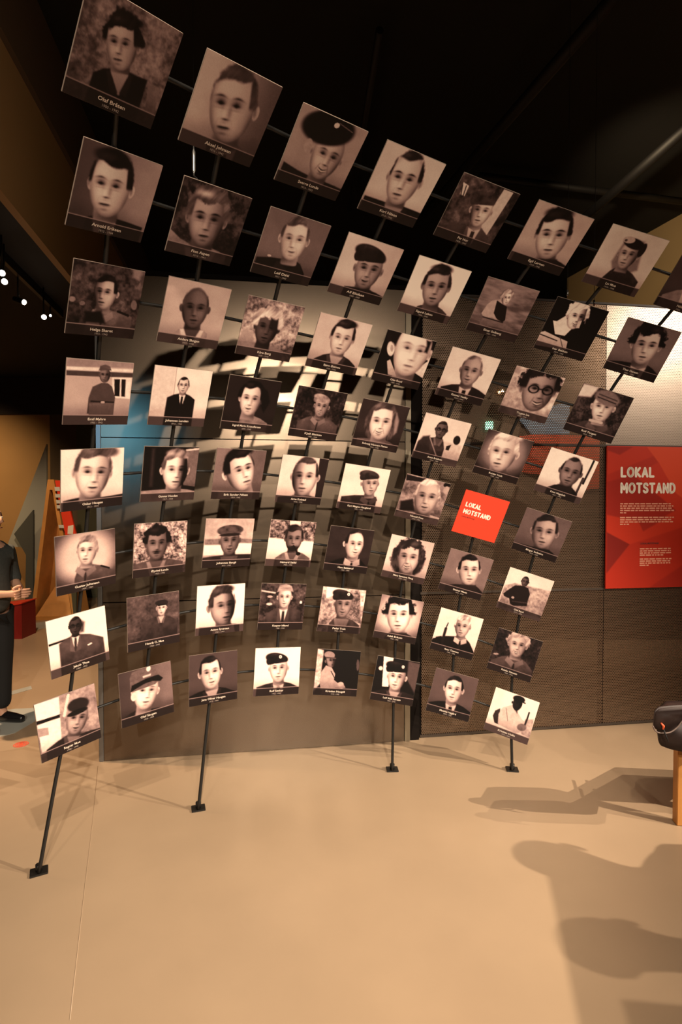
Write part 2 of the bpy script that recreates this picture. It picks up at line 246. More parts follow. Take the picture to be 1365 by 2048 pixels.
# ---------------------------------------------------------------- portraits as recipes for the painter below (card units)
PORTRAITS = {
(1, 1): {'bg': ('n', 0.22, 0.58, 9), 'seed': 10, 'hs': 'big', 'hair': 0.1, 'turn': -0.4, 'skin': 0.68, 'shade': (1, 0.15), 'q': 0.3, 'crown': (0.381, 0.131), 'chin': (0.487, 0.585), 'body': {'l': (0.239, 0.71), 'r': (0.79, 0.553), 't': 0.07, 'k': 'open'}, 'post': [('p', [(0.806, 0.566), (0.943, 0.568), (0.986, 0.841), (0.867, 0.835)], 0.42)], 'label': 'large print of a man in a black open vest, top left of the rack'},
(1, 2): {'bg': ('g', 0.75, 0.34), 'seed': 11, 'hair': 0.22, 'turn': -0.45, 'skin': 0.74, 'shade': (1, 0.1), 'part': 0.8, 'hs': 'short', 'crown': (0.421, 0.014), 'chin': (0.559, 0.825), 'body': {'l': (0.415, 0.903), 'r': (0.813, 0.833), 't': 0.3, 'k': 'suit'}, 'label': 'close-up print of a young man with parted hair, second card of the topmost row'},
(1, 3): {'bg': ('f', 0.58), 'seed': 12, 'hs': 'none', 'turn': 0.15, 'skin': 0.74, 'smile': 0.9, 'shade': (1, 0.2), 'crown': (0.588, 0.142), 'chin': (0.574, 0.795), 'body': {'l': (0.035, 0.731), 'r': (1.049, 0.817), 't': 0.12, 'k': 'none'}, 'post': [('e', 0.448, 0.153, 0.374, 0.207, 0.05, -0.163), ('e', 0.536, 0.08, 0.039, 0.031, 0.85, -0.408), ('l', (0.569, 0.046), (0.784, 0.083), 0.0059, 0.4), ('e', 0.268, 0.434, 0.055, 0.089, 0.6, -0.059)], 'label': 'print of a smiling soldier in a wide black beret with a badge'},
(1, 4): {'bg': ('g', 0.78, 0.85), 'seed': 13, 'hair': 0.1, 'turn': -0.2, 'skin': 0.82, 'shade': (1, 0.12), 'brow': 0.8, 'hl': -0.08, 'crown': (0.461, 0.013), 'chin': (0.532, 0.76), 'body': {'l': (0.023, 0.78), 'r': (1.005, 0.751), 't': 0.1, 'k': 'open'}, 'label': 'print of a gaunt man with slicked hair and a striped neck scarf'},
(1, 5): {'bg': ('n', 0.1, 0.45, 6), 'seed': 14, 'turn': 0.0, 'skin': 0.85, 'shade': (-1, 0.35), 'hs': 'none', 'hat': ('beret', 0.22, -1), 'crown': (0.509, 0.166), 'chin': (0.584, 0.657), 'body': {'l': (0.021, 0.828), 'r': (0.963, 0.853), 't': 0.3, 'k': 'suit'}, 'pre': [('p', [(0.713, 0.014), (0.881, 0.01), (0.843, 0.721), (0.661, 0.714)], 0.8), ('p', [(0.058, 0.124), (0.166, 0.144), (0.176, 0.299), (0.093, 0.298)], 0.85), ('l', (0.065, 0.164), (0.114, 0.306), 0.0089, 0.2), ('l', (0.126, 0.157), (0.154, 0.301), 0.0089, 0.2)], 'label': 'print of a man in a dark beret before a pale pole, shirt and tie'},
(1, 6): {'bg': ('f', 0.68), 'seed': 15, 'hair': 0.08, 'turn': -0.05, 'skin': 0.84, 'brow': 0.9, 'hs': 'quiff', 'q': 0, 'shade': (1, 0.12), 'crown': (0.411, 0.046), 'chin': (0.612, 0.805), 'body': {'l': (0.061, 0.85), 'r': (1.037, 0.816), 't': 0.14, 'k': 'turtle'}, 'label': 'print of a frowning man with thick black hair and knitted brows'},
(1, 7): {'bg': ('v', 0.8, 0.86), 'seed': 16, 'skin': 0.72, 'shade': (1, 0.35), 'turn': -0.25, 'hs': 'none', 'crown': (0.476, 0.135), 'chin': (0.517, 0.61), 'body': {'l': (0.282, 0.863), 'r': (0.91, 0.742), 't': 0.22, 'k': 'none'}, 'pre': [('s', [(0.326, 0.149), (0.638, 0.117), (0.785, 0.569), (0.474, 0.804), (0.293, 0.549)], 0.45)], 'post': [('e', 0.492, 0.193, 0.184, 0.083, 0.13, 0.073), ('e', 0.672, 0.252, 0.052, 0.116, 0.15, 0.003), ('e', 0.381, 0.157, 0.098, 0.055, 0.68, -0.137), ('e', 0.337, 0.177, 0.024, 0.021, 0.3, -0.311)], 'label': 'vignetted print of a woman soldier in a dark side cap with a pale flower'},
(1, 8): {'bg': ('f', 0.28), 'seed': 19, 'crown': (0.55, 0.12), 'chin': (0.5, 0.62), 'skin': 0.7, 'hair': 0.1, 'hs': 'short', 'body': {'l': (0.05, 0.8), 'r': (0.95, 0.85), 't': 0.55, 'k': 'open'}, 'label': 'grey print cut off by the right picture edge, last of the topmost row'},
(2, 1): {'bg': ('g', 0.3, 0.56), 'seed': 19, 'hair': 0.08, 'turn': -0.3, 'skin': 0.84, 'hs': 'quiff', 'q': -0.1, 'shade': (1, 0.12), 'part': -0.5, 'crown': (0.395, 0.05), 'chin': (0.445, 0.786), 'body': {'l': (0.216, 0.901), 'r': (0.959, 0.802), 't': 0.08, 'k': 'suit'}, 'label': 'print of a young man with dark quiff and white collar, leftmost in second row'},
(2, 2): {'bg': ('n', 0.06, 0.34, 9), 'seed': 20, 'hair': 0.3, 'shine': 0.5, 'skin': 0.62, 'shade': (1, 0.3), 'hs': 'big', 'q': 0.05, 'brow': 0.8, 'turn': 0, 'crown': (0.418, 0.064), 'chin': (0.484, 0.818), 'body': {'l': (-0.044, 0.672), 'r': (0.892, 0.866), 't': 0.52, 'k': 'open'}, 'label': 'dark leafy print of a squinting man with swept-back fair hair'},
(2, 3): {'bg': ('f', 0.4), 'seed': 21, 'hair': 0.28, 'skin': 0.86, 'shade': (-1, 0.1), 'smile': 0.3, 'turn': 0.0, 'ct': 0.8, 'crown': (0.468, 0.033), 'chin': (0.537, 0.664), 'body': {'l': (0.023, 0.747), 'r': (0.858, 0.818), 't': 0.1, 'k': 'uni'}, 'post': [('e', 0.206, 0.679, 0.032, 0.016, 0.7, -0.063)], 'label': 'print of a short-haired cadet with a faint smile and dark high-necked tunic'},
(2, 4): {'bg': ('g', 0.8, 0.68), 'seed': 22, 'skin': 0.6, 'shade': (1, 0.15), 'hs': 'none', 'hat': ('beret', 0.13, -1), 'brow': 0.7, 'turn': 0.0, 'smile': 0.5, 'crown': (0.524, 0.121), 'chin': (0.571, 0.799), 'body': {'l': (0.255, 0.833), 'r': (1.012, 0.842), 't': 0.12, 'k': 'turtle'}, 'label': 'print of a stubbled man in a floppy dark beret on a pink-grey ground'},
(2, 5): {'bg': ('f', 0.93), 'seed': 23, 'hair': 0.12, 'hs': 'quiff', 'q': 0.05, 'skin': 0.62, 'shade': (1, 0.12), 'ct': 1.1, 'crown': (0.45, 0.072), 'chin': (0.553, 0.756), 'body': {'l': (0.317, 0.831), 'r': (0.912, 0.827), 't': 0.25, 'k': 'none'}, 'label': 'print of a boy with tousled black hair on a bright plain ground'},
(2, 6): {'bg': ('h', 0.32, 0.5, 4), 'seed': 24, 'hs': 'curl', 'hair': 0.5, 'skin': 0.85, 'turn': 0.4, 'shade': (-1, 0.3), 'crown': (0.451, 0.139), 'chin': (0.5, 0.383), 'pre': [('p', [(0.399, 0.304), (0.251, 0.367), (0.189, 0.456), (0.152, 0.637), (0.232, 0.702), (0.383, 0.66), (0.535, 0.706), (0.565, 0.547)], 0.62), ('p', [(0.33, 0.346), (0.477, 0.389), (0.553, 0.404), (0.631, 0.642), (0.588, 0.717), (0.458, 0.652), (0.371, 0.576)], 0.12), ('p', [(0.215, 0.694), (0.519, 0.673), (0.851, 0.76), (0.8, 0.819), (0.554, 0.804), (0.203, 0.851)], 0.46)], 'post': [('l', (0.213, 0.69), (0.61, 0.698), 0.0117, 0.2)], 'label': 'print of a fair man in a pale shirt sitting sideways on a field'},
(2, 7): {'bg': ('f', 0.04), 'seed': 25, 'hs': 'big', 'hair': 0.9, 'q': 0.1, 'skin': 0.95, 'smile': 0.7, 'turn': 0.3, 'shade': (1, 0.5), 'ct': 1.3, 'crown': (0.467, 0.005), 'chin': (0.511, 0.479), 'pre': [('p', [(0.115, 0.423), (0.188, 0.414), (0.294, 0.281), (0.511, 0.479), (0.452, 0.629), (0.264, 0.646)], 0.9), ('p', [(-0.018, 0.767), (-0.015, 0.688), (0.065, 0.645), (0.324, 0.686), (0.556, 0.715), (0.601, 0.881), (0.002, 0.942)], 0.8), ('l', (0.619, 0.016), (0.691, 0.316), 0.0105, 0.35)], 'post': [('l', (0.001, 0.722), (0.358, 0.755), 0.0105, 0.15), ('l', (0.367, 0.654), (0.531, 0.862), 0.007, 0.3), ('p', [(0.559, 0.317), (0.616, 0.283), (0.635, 0.424), (0.579, 0.44)], 0.75)], 'label': 'black print with a glaringly lit laughing man in a white shirt'},
(2, 8): {'bg': ('f', 0.42), 'seed': 26, 'hair': 0.08, 'skin': 0.76, 'hs': 'big', 'q': 0.05, 'turn': 0.05, 'shade': (-1, 0.15), 'brow': 0.8, 'crown': (0.487, 0.045), 'chin': (0.586, 0.74), 'body': {'l': (0.033, 0.835), 'r': (1.014, 0.852), 't': 0.12, 'k': 'suit'}, 'label': 'print of a man with high dark quiff and suit, last in second row'},
(3, 1): {'bg': ('n', 0.04, 0.4, 7), 'seed': 28, 'hair': 0.05, 'turn': -0.5, 'skin': 0.72, 'shade': (-1, 0.35), 'ct': 1.2, 'crown': (0.477, 0.145), 'chin': (0.473, 0.603), 'body': {'l': (0.267, 0.708), 'r': (0.92, 0.67), 't': 0.42, 'k': 'uni'}, 'pre': [('e', 0.039, 0.521, 0.042, 0.037, 0.5, -0.219), ('e', 0.178, 0.56, 0.037, 0.029, 0.42, -0.219), ('s', [(0.812, -0.046), (0.962, -0.01), (0.932, 0.133), (0.833, 0.107)], 0.5), ('e', 0.92, 0.494, 0.046, 0.071, 0.42, -0.219)], 'post': [('s', [(0.233, 0.672), (0.45, 0.633), (0.537, 0.809), (0.243, 0.81)], 0.07), ('l', (0.694, 0.612), (0.86, 0.656), 0.0166, 0.1)], 'label': 'dark leafy print of an officer with shaded eyes and epaulettes, leftmost in third row'},
(3, 2): {'bg': ('f', 0.67), 'seed': 29, 'hs': 'bald', 'hair': 0.25, 'skin': 0.4, 'shade': (-1, 0.2), 'turn': 0, 'ct': 1.0, 'sb': -0.1, 'crown': (0.467, 0.084), 'chin': (0.51, 0.703), 'body': {'l': (0.244, 0.815), 'r': (0.777, 0.759), 't': 0.6, 'k': 'open'}, 'label': 'print of a sunburnt balding man in a white shirt on plain rose-grey'},
(3, 3): {'bg': ('n', 0.2, 0.85, 9), 'seed': 30, 'hs': 'curl', 'hair': 0.62, 'skin': 0.33, 'shade': (1, 0.35), 'ct': 1.1, 'crown': (0.442, 0.166), 'chin': (0.43, 0.76), 'body': {'l': (0.007, 0.763), 'r': (0.839, 0.818), 't': 0.52, 'k': 'none'}, 'pre': [('s', [(0.034, 0.552), (0.22, 0.59), (0.304, 0.836), (-0.0, 0.842)], 0.6)], 'post': [('s', [(0.457, 0.28), (0.602, 0.327), (0.622, 0.508), (0.469, 0.434)], 0.15)], 'label': 'mottled woodland print of a dark-faced man with a pale headscarf'},
(3, 4): {'bg': ('g', 0.72, 0.8), 'seed': 31, 'hs': 'quiff', 'hair': 0.12, 'q': 0.1, 'skin': 0.84, 'shade': (1, 0.1), 'turn': 0, 'ct': 0.85, 'crown': (0.519, 0.048), 'chin': (0.521, 0.674), 'body': {'l': (0.117, 0.833), 'r': (0.938, 0.818), 't': 0.15, 'k': 'open'}, 'label': 'print of a young man with curly dark hair, open collar and jacket'},
(3, 5): {'bg': ('f', 0.07), 'seed': 32, 'hs': 'none', 'skin': 0.93, 'shade': (1, 0.08), 'turn': 0.15, 'ct': 0.7, 'crown': (0.591, -0.263), 'chin': (0.599, 0.782), 'body': {'l': (0.01, 0.808), 'r': (0.991, 0.765), 't': 0.1, 'k': 'none'}, 'pre': [('p', [(0.819, 0.587), (0.974, 0.398), (0.941, 0.335), (0.965, 0.29), (1.027, 0.293), (1.014, 0.747), (0.778, 0.668)], 0.84), ('s', [(0.007, -0.026), (0.249, 0.01), (0.278, 0.241), (0.23, 0.275), (0.034, 0.204)], 0.12)], 'post': [('e', 0.174, 0.334, 0.071, 0.14, 0.86, -0.37), ('e', 0.192, 0.318, 0.029, 0.069, 0.62, -0.37), ('p', [(0.186, 0.577), (0.236, 0.53), (0.365, 0.691), (0.466, 0.825), (0.293, 0.828)], 0.74), ('s', [(0.045, 0.01), (0.26, 0.008), (0.247, 0.191), (0.249, 0.259), (0.169, 0.208)], 0.1), ('s', [(0.795, 0.014), (0.901, 0.024), (0.9, 0.252), (0.836, 0.243), (0.838, 0.117)], 0.08)], 'label': 'tight close-up print of a pale high-browed man with a big ear'},
(3, 6): {'bg': ('f', 0.84), 'seed': 33, 'hs': 'rec', 'hair': 0.32, 'skin': 0.62, 'shade': (-1, 0.2), 'smile': 0.4, 'turn': -0.15, 'crown': (0.502, 0.061), 'chin': (0.538, 0.664), 'body': {'l': (0.061, 0.81), 'r': (1.03, 0.767), 't': 0.14, 'k': 'suit'}, 'label': 'print of a smiling man with receding hair, suit and tie, third row'},
(3, 7): {'bg': ('n', 0.45, 0.92, 5), 'seed': 34, 'hs': 'big', 'hair': 0.1, 'q': 0, 'skin': 0.58, 'smile': 0.9, 'glass': 1, 'turn': 0.3, 'shade': (1, 0.25), 'crown': (0.541, -0.11), 'chin': (0.646, 0.81), 'label': 'print of a laughing man with wavy black hair and glasses, head tipped'},
(3, 8): {'bg': ('n', 0.05, 0.34, 12), 'seed': 35, 'hs': 'none', 'skin': 0.88, 'shade': (1, 0.15), 'turn': -0.1, 'crown': (0.496, 0.044), 'chin': (0.574, 0.641), 'body': {'l': (0.133, 0.84), 'r': (0.981, 0.865), 't': 0.28, 'k': 'uni'}, 'pre': [('s', [(0.005, 0.008), (0.306, -0.014), (0.238, 0.218), (-0.027, 0.273)], 0.85)], 'post': [('e', 0.537, 0.151, 0.249, 0.147, 0.42, 0.123), ('l', (0.363, 0.177), (0.734, 0.208), 0.0113, 0.2), ('l', (0.364, 0.116), (0.734, 0.147), 0.0113, 0.25), ('l', (0.416, 0.662), (0.646, 0.649), 0.0254, 0.72)], 'label': 'print of a man in a striped knitted cap and pale scarf before dark bushes'},
(4, 1): {'bg': ('f', 0.62), 'seed': 37, 'skin': 0.42, 'hs': 'none', 'hat': ('side', 0.3, 1), 'ct': 1.1, 'crown': (0.558, 0.09), 'chin': (0.568, 0.331), 'pre': [('p', [(-0.001, 0.001), (0.999, 0.0), (1.002, 0.074), (0.002, 0.118)], 0.5), ('p', [(0.002, 0.122), (1.005, 0.096), (1.008, 0.141), (0.004, 0.165)], 0.82), ('p', [(0.005, 0.176), (1.01, 0.152), (1.014, 0.22), (0.468, 0.242), (0.009, 0.249)], 0.25), ('p', [(0.677, 0.24), (0.987, 0.233), (0.994, 0.572), (0.711, 0.558)], 0.85), ('p', [(0.713, 0.265), (0.804, 0.262), (0.824, 0.535), (0.742, 0.533)], 0.1), ('p', [(0.827, 0.261), (0.897, 0.261), (0.911, 0.539), (0.85, 0.536)], 0.12)], 'post': [('p', [(0.52, 0.334), (0.395, 0.4), (0.348, 0.57), (0.342, 0.823), (0.75, 0.822), (0.756, 0.556), (0.692, 0.386), (0.619, 0.333)], 0.27), ('l', (0.392, 0.626), (0.741, 0.632), 0.0111, 0.12), ('p', [(0.361, 0.649), (0.736, 0.646), (0.752, 0.841), (0.37, 0.846)], 0.36), ('l', (0.553, 0.637), (0.584, 0.636), 0.0156, 0.6)], 'label': 'print of a uniformed man standing before a wooden house with a window'},
(4, 2): {'bg': ('f', 0.86), 'seed': 38, 'hs': 'short', 'hair': 0.06, 'skin': 0.78, 'shade': (1, 0.1), 'ct': 1.25, 'crown': (0.515, 0.147), 'chin': (0.521, 0.428), 'body': {'l': (0.265, 0.512), 'r': (0.757, 0.52), 't': 0.04, 'k': 'suit'}, 'pre': [('l', (0.36, -0.011), (0.377, 0.763), 0.0076, 0.6), ('s', [(0.0, 0.007), (0.345, -0.009), (0.355, 0.79), (0.002, 0.784)], 0.78)], 'label': 'print of a small dark-coated man with a white collar on a bare pale wall'},
(4, 3): {'bg': ('f', 0.15), 'seed': 39, 'hs': 'long', 'woman': 0, 'hair': 0.07, 'skin': 0.86, 'shade': (1, 0.3), 'turn': -0.15, 'smile': 0.4, 'crown': (0.479, 0.082), 'chin': (0.468, 0.698), 'body': {'l': (0.328, 0.821), 'r': (0.892, 0.819), 't': 0.5, 'k': 'none'}, 'post': [('s', [(0.567, 0.118), (0.76, 0.2), (0.854, 0.408), (0.769, 0.616), (0.679, 0.485), (0.659, 0.267)], 0.06)], 'label': 'maroon print of a young woman with dark pinned-back hair and bare shoulders'},
(4, 4): {'bg': ('n', 0.03, 0.3, 9), 'seed': 40, 'hs': 'none', 'hat': ('beret', 0.5, -1), 'skin': 0.6, 'smile': 0.7, 'shade': (1, 0.2), 'turn': -0.1, 'crown': (0.54, 0.118), 'chin': (0.529, 0.536), 'body': {'l': (0.124, 0.681), 'r': (0.963, 0.675), 't': 0.32, 'k': 'uni'}, 'label': 'woodland print of a grinning soldier in a light beret and battledress'},
(4, 5): {'bg': ('f', 0.2), 'seed': 41, 'hs': 'long', 'woman': 1, 'hair': 0.28, 'skin': 0.93, 'smile': 0.9, 'shade': (1, 0.12), 'turn': -0.1, 'crown': (0.468, 0.028), 'chin': (0.526, 0.781), 'body': {'l': (0.087, 0.825), 'r': (0.944, 0.867), 't': 0.4, 'k': 'none'}, 'post': [('s', [(0.763, 0.167), (0.852, 0.31), (0.874, 0.561), (0.83, 0.633), (0.76, 0.328)], 0.5)], 'label': 'print of a smiling woman with long wavy hair on a dark brown ground'},
(4, 6): {'bg': ('f', 0.84), 'seed': 42, 'hs': 'short', 'hair': 0.12, 'skin': 0.36, 'glass': 1, 'shade': (1, 0.15), 'crown': (0.421, 0.095), 'chin': (0.434, 0.453), 'body': {'l': (0.035, 0.611), 'r': (0.624, 0.664), 't': 0.22, 'k': 'open'}, 'pre': [('s', [(0.498, 0.496), (0.963, 0.51), (1.028, 0.938), (0.59, 0.949)], 0.72)], 'post': [('s', [(0.1, 0.496), (0.233, 0.447), (0.326, 0.775), (0.031, 0.816), (0.029, 0.646)], 0.2), ('e', 0.822, 0.415, 0.076, 0.101, 0.12, -0.238), ('p', [(0.648, 0.59), (0.743, 0.533), (0.727, 0.671), (0.66, 0.671)], 0.15), ('l', (0.248, 0.492), (0.498, 0.833), 0.0126, 0.5)], 'label': 'print of a leather-jacketed man leaning beside a small dark dog in snow'},
(4, 7): {'bg': ('v', 0.5, 0.2), 'seed': 43, 'hs': 'quiff', 'hair': 0.62, 'shine': 0.3, 'q': 0.2, 'skin': 0.86, 'turn': -0.35, 'shade': (1, 0.2), 'brow': 0.3, 'crown': (0.419, -0.024), 'chin': (0.509, 0.826), 'body': {'l': (0.253, 0.952), 'r': (1.018, 0.882), 't': 0.25, 'k': 'turtle'}, 'label': 'print of a pale blond boy with closed mouth, above the red card'},
(4, 8): {'bg': ('f', 0.88), 'seed': 44, 'hs': 'rec', 'hair': 0.1, 'skin': 0.48, 'shade': (1, 0.15), 'crown': (0.552, 0.069), 'chin': (0.58, 0.703), 'body': {'l': (0.244, 0.841), 'r': (0.88, 0.804), 't': 0.13, 'k': 'turtle'}, 'pre': [('l', (0.908, 0.001), (0.896, 0.539), 0.0213, 0.15), ('l', (0.852, 0.435), (0.847, 0.798), 0.0243, 0.25)], 'label': 'print of a round-faced man in a dark roll-neck with a birch stem behind'},
(5, 1): {'bg': ('f', 0.88), 'seed': 46, 'hs': 'quiff', 'hair': 0.26, 'q': 0.35, 'skin': 0.9, 'shade': (1, 0.3), 'turn': 0.15, 'smile': 0.2, 'crown': (0.534, -0.018), 'chin': (0.455, 0.805), 'body': {'l': (0.032, 0.824), 'r': (1.028, 0.796), 't': 0.14, 'k': 'uni'}, 'label': 'big bright print of a tousle-haired man facing forward, leftmost in fifth row'},
(5, 2): {'bg': ('f', 0.08), 'seed': 47, 'hs': 'quiff', 'hair': 0.38, 'shine': 0.25, 'q': 0, 'skin': 0.92, 'shade': (1, 0.75), 'turn': 0.2, 'crown': (0.593, 0.079), 'chin': (0.584, 0.78), 'body': {'l': (-0.006, 0.797), 'r': (1.007, 0.83), 't': 0.62, 'k': 'none'}, 'pre': [('p', [(0.748, 0.043), (1.004, 0.027), (0.997, 0.745), (0.766, 0.711)], 0.38), ('l', (0.763, 0.056), (1.004, 0.027), 0.0162, 0.75), ('s', [(0.132, 0.037), (0.184, 0.036), (0.196, 0.723), (0.13, 0.721)], 0.2)], 'label': 'print of a wavy-haired man half in shadow beside dark curtains'},
(5, 3): {'bg': ('g', 0.42, 0.36), 'seed': 48, 'hs': 'quiff', 'hair': 0.05, 'q': 0.25, 'skin': 0.9, 'turn': 0.7, 'shade': (-1, 0.3), 'brow': 0.8, 'crown': (0.374, 0.038), 'chin': (0.647, 0.813), 'body': {'l': (0.135, 0.836), 'r': (0.844, 0.841), 't': 0.5, 'k': 'none'}, 'label': 'mauve print of a bare-shouldered man in near profile with glossy black hair'},
(5, 4): {'bg': ('f', 0.8), 'seed': 49, 'hs': 'rec', 'hair': 0.18, 'skin': 0.78, 'turn': -0.15, 'shade': (-1, 0.45), 'hl': 0.1, 'crown': (0.536, 0.012), 'chin': (0.557, 0.825), 'body': {'l': (0.047, 0.888), 'r': (1.023, 0.859), 't': 0.12, 'k': 'turtle'}, 'pre': [('p', [(0.789, -0.006), (1.017, 0.002), (1.03, 0.994), (0.867, 1.005)], 0.18)], 'label': 'print of a stern short-haired man, background half pale and half dark'},
(5, 5): {'bg': ('f', 0.85), 'seed': 50, 'hs': 'none', 'hat': ('beret', 0.18, -1), 'skin': 0.7, 'turn': 0.4, 'shade': (-1, 0.15), 'crown': (0.591, 0.1), 'chin': (0.658, 0.617), 'body': {'l': (0.061, 0.723), 'r': (0.847, 0.739), 't': 0.2, 'k': 'uni'}, 'label': 'print of a soldier in small beret looking right, middle of fifth row'},
(5, 6): {'bg': ('n', 0.25, 0.62, 6), 'seed': 51, 'hs': 'rec', 'hair': 0.62, 'shine': 0.2, 'hl': 0.12, 'skin': 0.7, 'turn': 0, 'shade': (-1, 0.15), 'smile': 0.3, 'crown': (0.544, 0.011), 'chin': (0.607, 0.807), 'body': {'l': (0.019, 0.881), 'r': (1.042, 0.813), 't': 0.7, 'k': 'none'}, 'pre': [('p', [(-0.002, 0.021), (0.45, 0.017), (0.439, 0.095), (0.02, 0.149)], 0.12), ('e', 0.926, 0.038, 0.081, 0.061, 0.1, -0.235), ('e', 0.952, 0.159, 0.068, 0.095, 0.6, -0.235), ('s', [(0.046, 0.632), (0.292, 0.526), (0.405, 0.787), (0.078, 0.845)], 0.12)], 'label': 'outdoor print of a fair man in a white shirt, another head behind his shoulder'},
(5, 8): {'bg': ('f', 0.36), 'seed': 53, 'hs': 'short', 'hair': 0.1, 'skin': 0.64, 'turn': -0.05, 'shade': (-1, 0.25), 'ct': 1.0, 'crown': (0.482, 0.032), 'chin': (0.593, 0.788), 'body': {'l': (-0.018, 0.848), 'r': (0.965, 0.851), 't': 0.1, 'k': 'turtle'}, 'label': 'dark print of a lean man with oiled hair, right below the red card'},
(6, 1): {'bg': ('v', 0.74, 0.25), 'seed': 55, 'hs': 'quiff', 'hair': 0.42, 'q': 0, 'skin': 0.86, 'turn': -0.3, 'shade': (1, 0.2), 'crown': (0.54, 0.076), 'chin': (0.491, 0.549), 'body': {'l': (0.291, 0.758), 'r': (1.03, 0.784), 't': 0.33, 'k': 'uni'}, 'post': [('l', (0.742, 0.619), (0.884, 0.687), 0.0149, 0.1)], 'label': 'oval-vignette print of a young officer in a buttoned tunic, leftmost in sixth row'},
(6, 2): {'bg': ('n', 0.08, 0.95, 13), 'seed': 56, 'hs': 'big', 'hair': 0.07, 'q': 0, 'skin': 0.46, 'mous': 1, 'shade': (1, 0.2), 'brow': 0.8, 'crown': (0.429, 0.094), 'chin': (0.422, 0.692), 'body': {'l': (0.009, 0.76), 'r': (0.948, 0.779), 't': 0.35, 'k': 'open'}, 'label': 'leafy print of a bushy-haired man with a moustache and a cigarette look'},
(6, 3): {'bg': ('n', 0.55, 0.75, 5), 'seed': 57, 'hs': 'none', 'hat': ('flat', 0.26), 'skin': 0.46, 'shade': (1, 0.15), 'smile': 0.4, 'ct': 1.1, 'crown': (0.508, 0.155), 'chin': (0.54, 0.742), 'body': {'l': (0.002, 0.786), 'r': (1.001, 0.741), 't': 0.2, 'k': 'open'}, 'pre': [('p', [(0.005, 0.516), (1.005, 0.507), (1.001, 0.741), (0.012, 0.741)], 0.93), ('n', [(0.01, 0.412), (0.348, 0.403), (0.346, 0.533), (0.013, 0.531)], 0.35, 0.5, 12), ('n', [(0.743, 0.41), (1.027, 0.43), (1.012, 0.517), (0.722, 0.492)], 0.35, 0.5, 12)], 'label': 'print of an old man in a tweed flat cap before a snowy hillside'},
(6, 4): {'bg': ('f', 0.92), 'seed': 58, 'hs': 'quiff', 'hair': 0.14, 'q': -0.1, 'skin': 0.48, 'beard': 1, 'shade': (-1, 0.2), 'crown': (0.542, 0.114), 'chin': (0.557, 0.661), 'body': {'l': (0.191, 0.826), 'r': (0.966, 0.801), 't': 0.42, 'k': 'open'}, 'pre': [('n', [(-0.018, -0.014), (1.027, -0.032), (1.039, 0.429), (0.013, 0.388)], 0.08, 0.75, 12), ('p', [(0.404, 0.001), (0.646, -0.002), (0.646, 0.116), (0.422, 0.123)], 0.85)], 'post': [('l', (0.561, 0.537), (0.662, 0.68), 0.016, 0.1), ('e', 0.692, 0.711, 0.051, 0.038, 0.08, -0.077)], 'label': 'print of a bearded man with a pipe in snow between dark trees'},
(6, 5): {'bg': ('f', 0.19), 'seed': 59, 'hs': 'rec', 'hair': 0.1, 'skin': 0.84, 'turn': 0.45, 'shade': (-1, 0.15), 'smile': 0.4, 'crown': (0.588, 0.049), 'chin': (0.61, 0.661), 'body': {'l': (0.091, 0.826), 'r': (0.956, 0.819), 't': 0.09, 'k': 'shirt'}, 'label': 'dim print of a long-necked man glancing right, suit open, middle of sixth row'},
(6, 6): {'bg': ('g', 0.78, 0.68), 'seed': 60, 'hs': 'curl', 'woman': 1, 'hair': 0.16, 'skin': 0.72, 'smile': 0.95, 'turn': 0, 'shade': (-1, 0.2), 'crown': (0.473, 0.066), 'chin': (0.533, 0.822), 'body': {'l': (0.168, 0.925), 'r': (0.863, 0.907), 't': 0.55, 'k': 'none'}, 'label': 'print of a laughing woman with short curly hair on a light ground'},
(6, 7): {'bg': ('f', 0.42), 'seed': 61, 'hs': 'short', 'hair': 0.05, 'skin': 0.84, 'turn': 0.2, 'shade': (-1, 0.2), 'brow': 0.7, 'crown': (0.462, 0.04), 'chin': (0.626, 0.717), 'body': {'l': (0.146, 0.857), 'r': (1.015, 0.821), 't': 0.16, 'k': 'turtle'}, 'label': 'mauve print of a square-jawed man with cropped black hair directly under the red card'},
(6, 8): {'bg': ('g', 0.88, 0.84), 'seed': 62, 'skin': 0.35, 'hs': 'short', 'hair': 0.08, 'crown': (0.403, 0.101), 'chin': (0.422, 0.335), 'pre': [('n', [(0.008, 0.453), (0.217, 0.322), (1.015, 0.238), (1.016, 0.901), (0.042, 1.022)], 0.4, 0.78, 9)], 'post': [('p', [(0.369, 0.326), (0.233, 0.369), (0.152, 0.478), (0.051, 0.635), (0.088, 0.694), (0.21, 0.702), (0.262, 0.809), (0.341, 0.841), (0.629, 0.746), (0.608, 0.587), (0.606, 0.463), (0.522, 0.333)], 0.13), ('e', 0.279, 0.658, 0.033, 0.026, 0.6, -0.329), ('l', (0.291, 0.744), (0.606, 0.678), 0.013, 0.25)], 'label': 'print of a man standing hands on hips in a snowy field'},
(7, 1): {'bg': ('f', 0.93), 'seed': 64, 'hs': 'short', 'hair': 0.1, 'skin': 0.24, 'glass': 1, 'shade': (1, 0.15), 'crown': (0.479, 0.055), 'chin': (0.451, 0.365), 'body': {'l': (0.168, 0.441), 'r': (0.924, 0.554), 't': 0.27, 'k': 'suit'}, 'pre': [('p', [(0.005, 0.391), (0.346, 0.382), (0.338, 0.413), (0.012, 0.432)], 0.06), ('s', [(0.547, 0.111), (0.626, 0.186), (0.597, 0.356), (0.522, 0.357)], 0.3)], 'post': [('l', (0.649, 0.608), (0.701, 0.599), 0.0124, 0.9)], 'label': 'print of a man in glasses and a tweed suit lounging, leftmost in seventh row'},
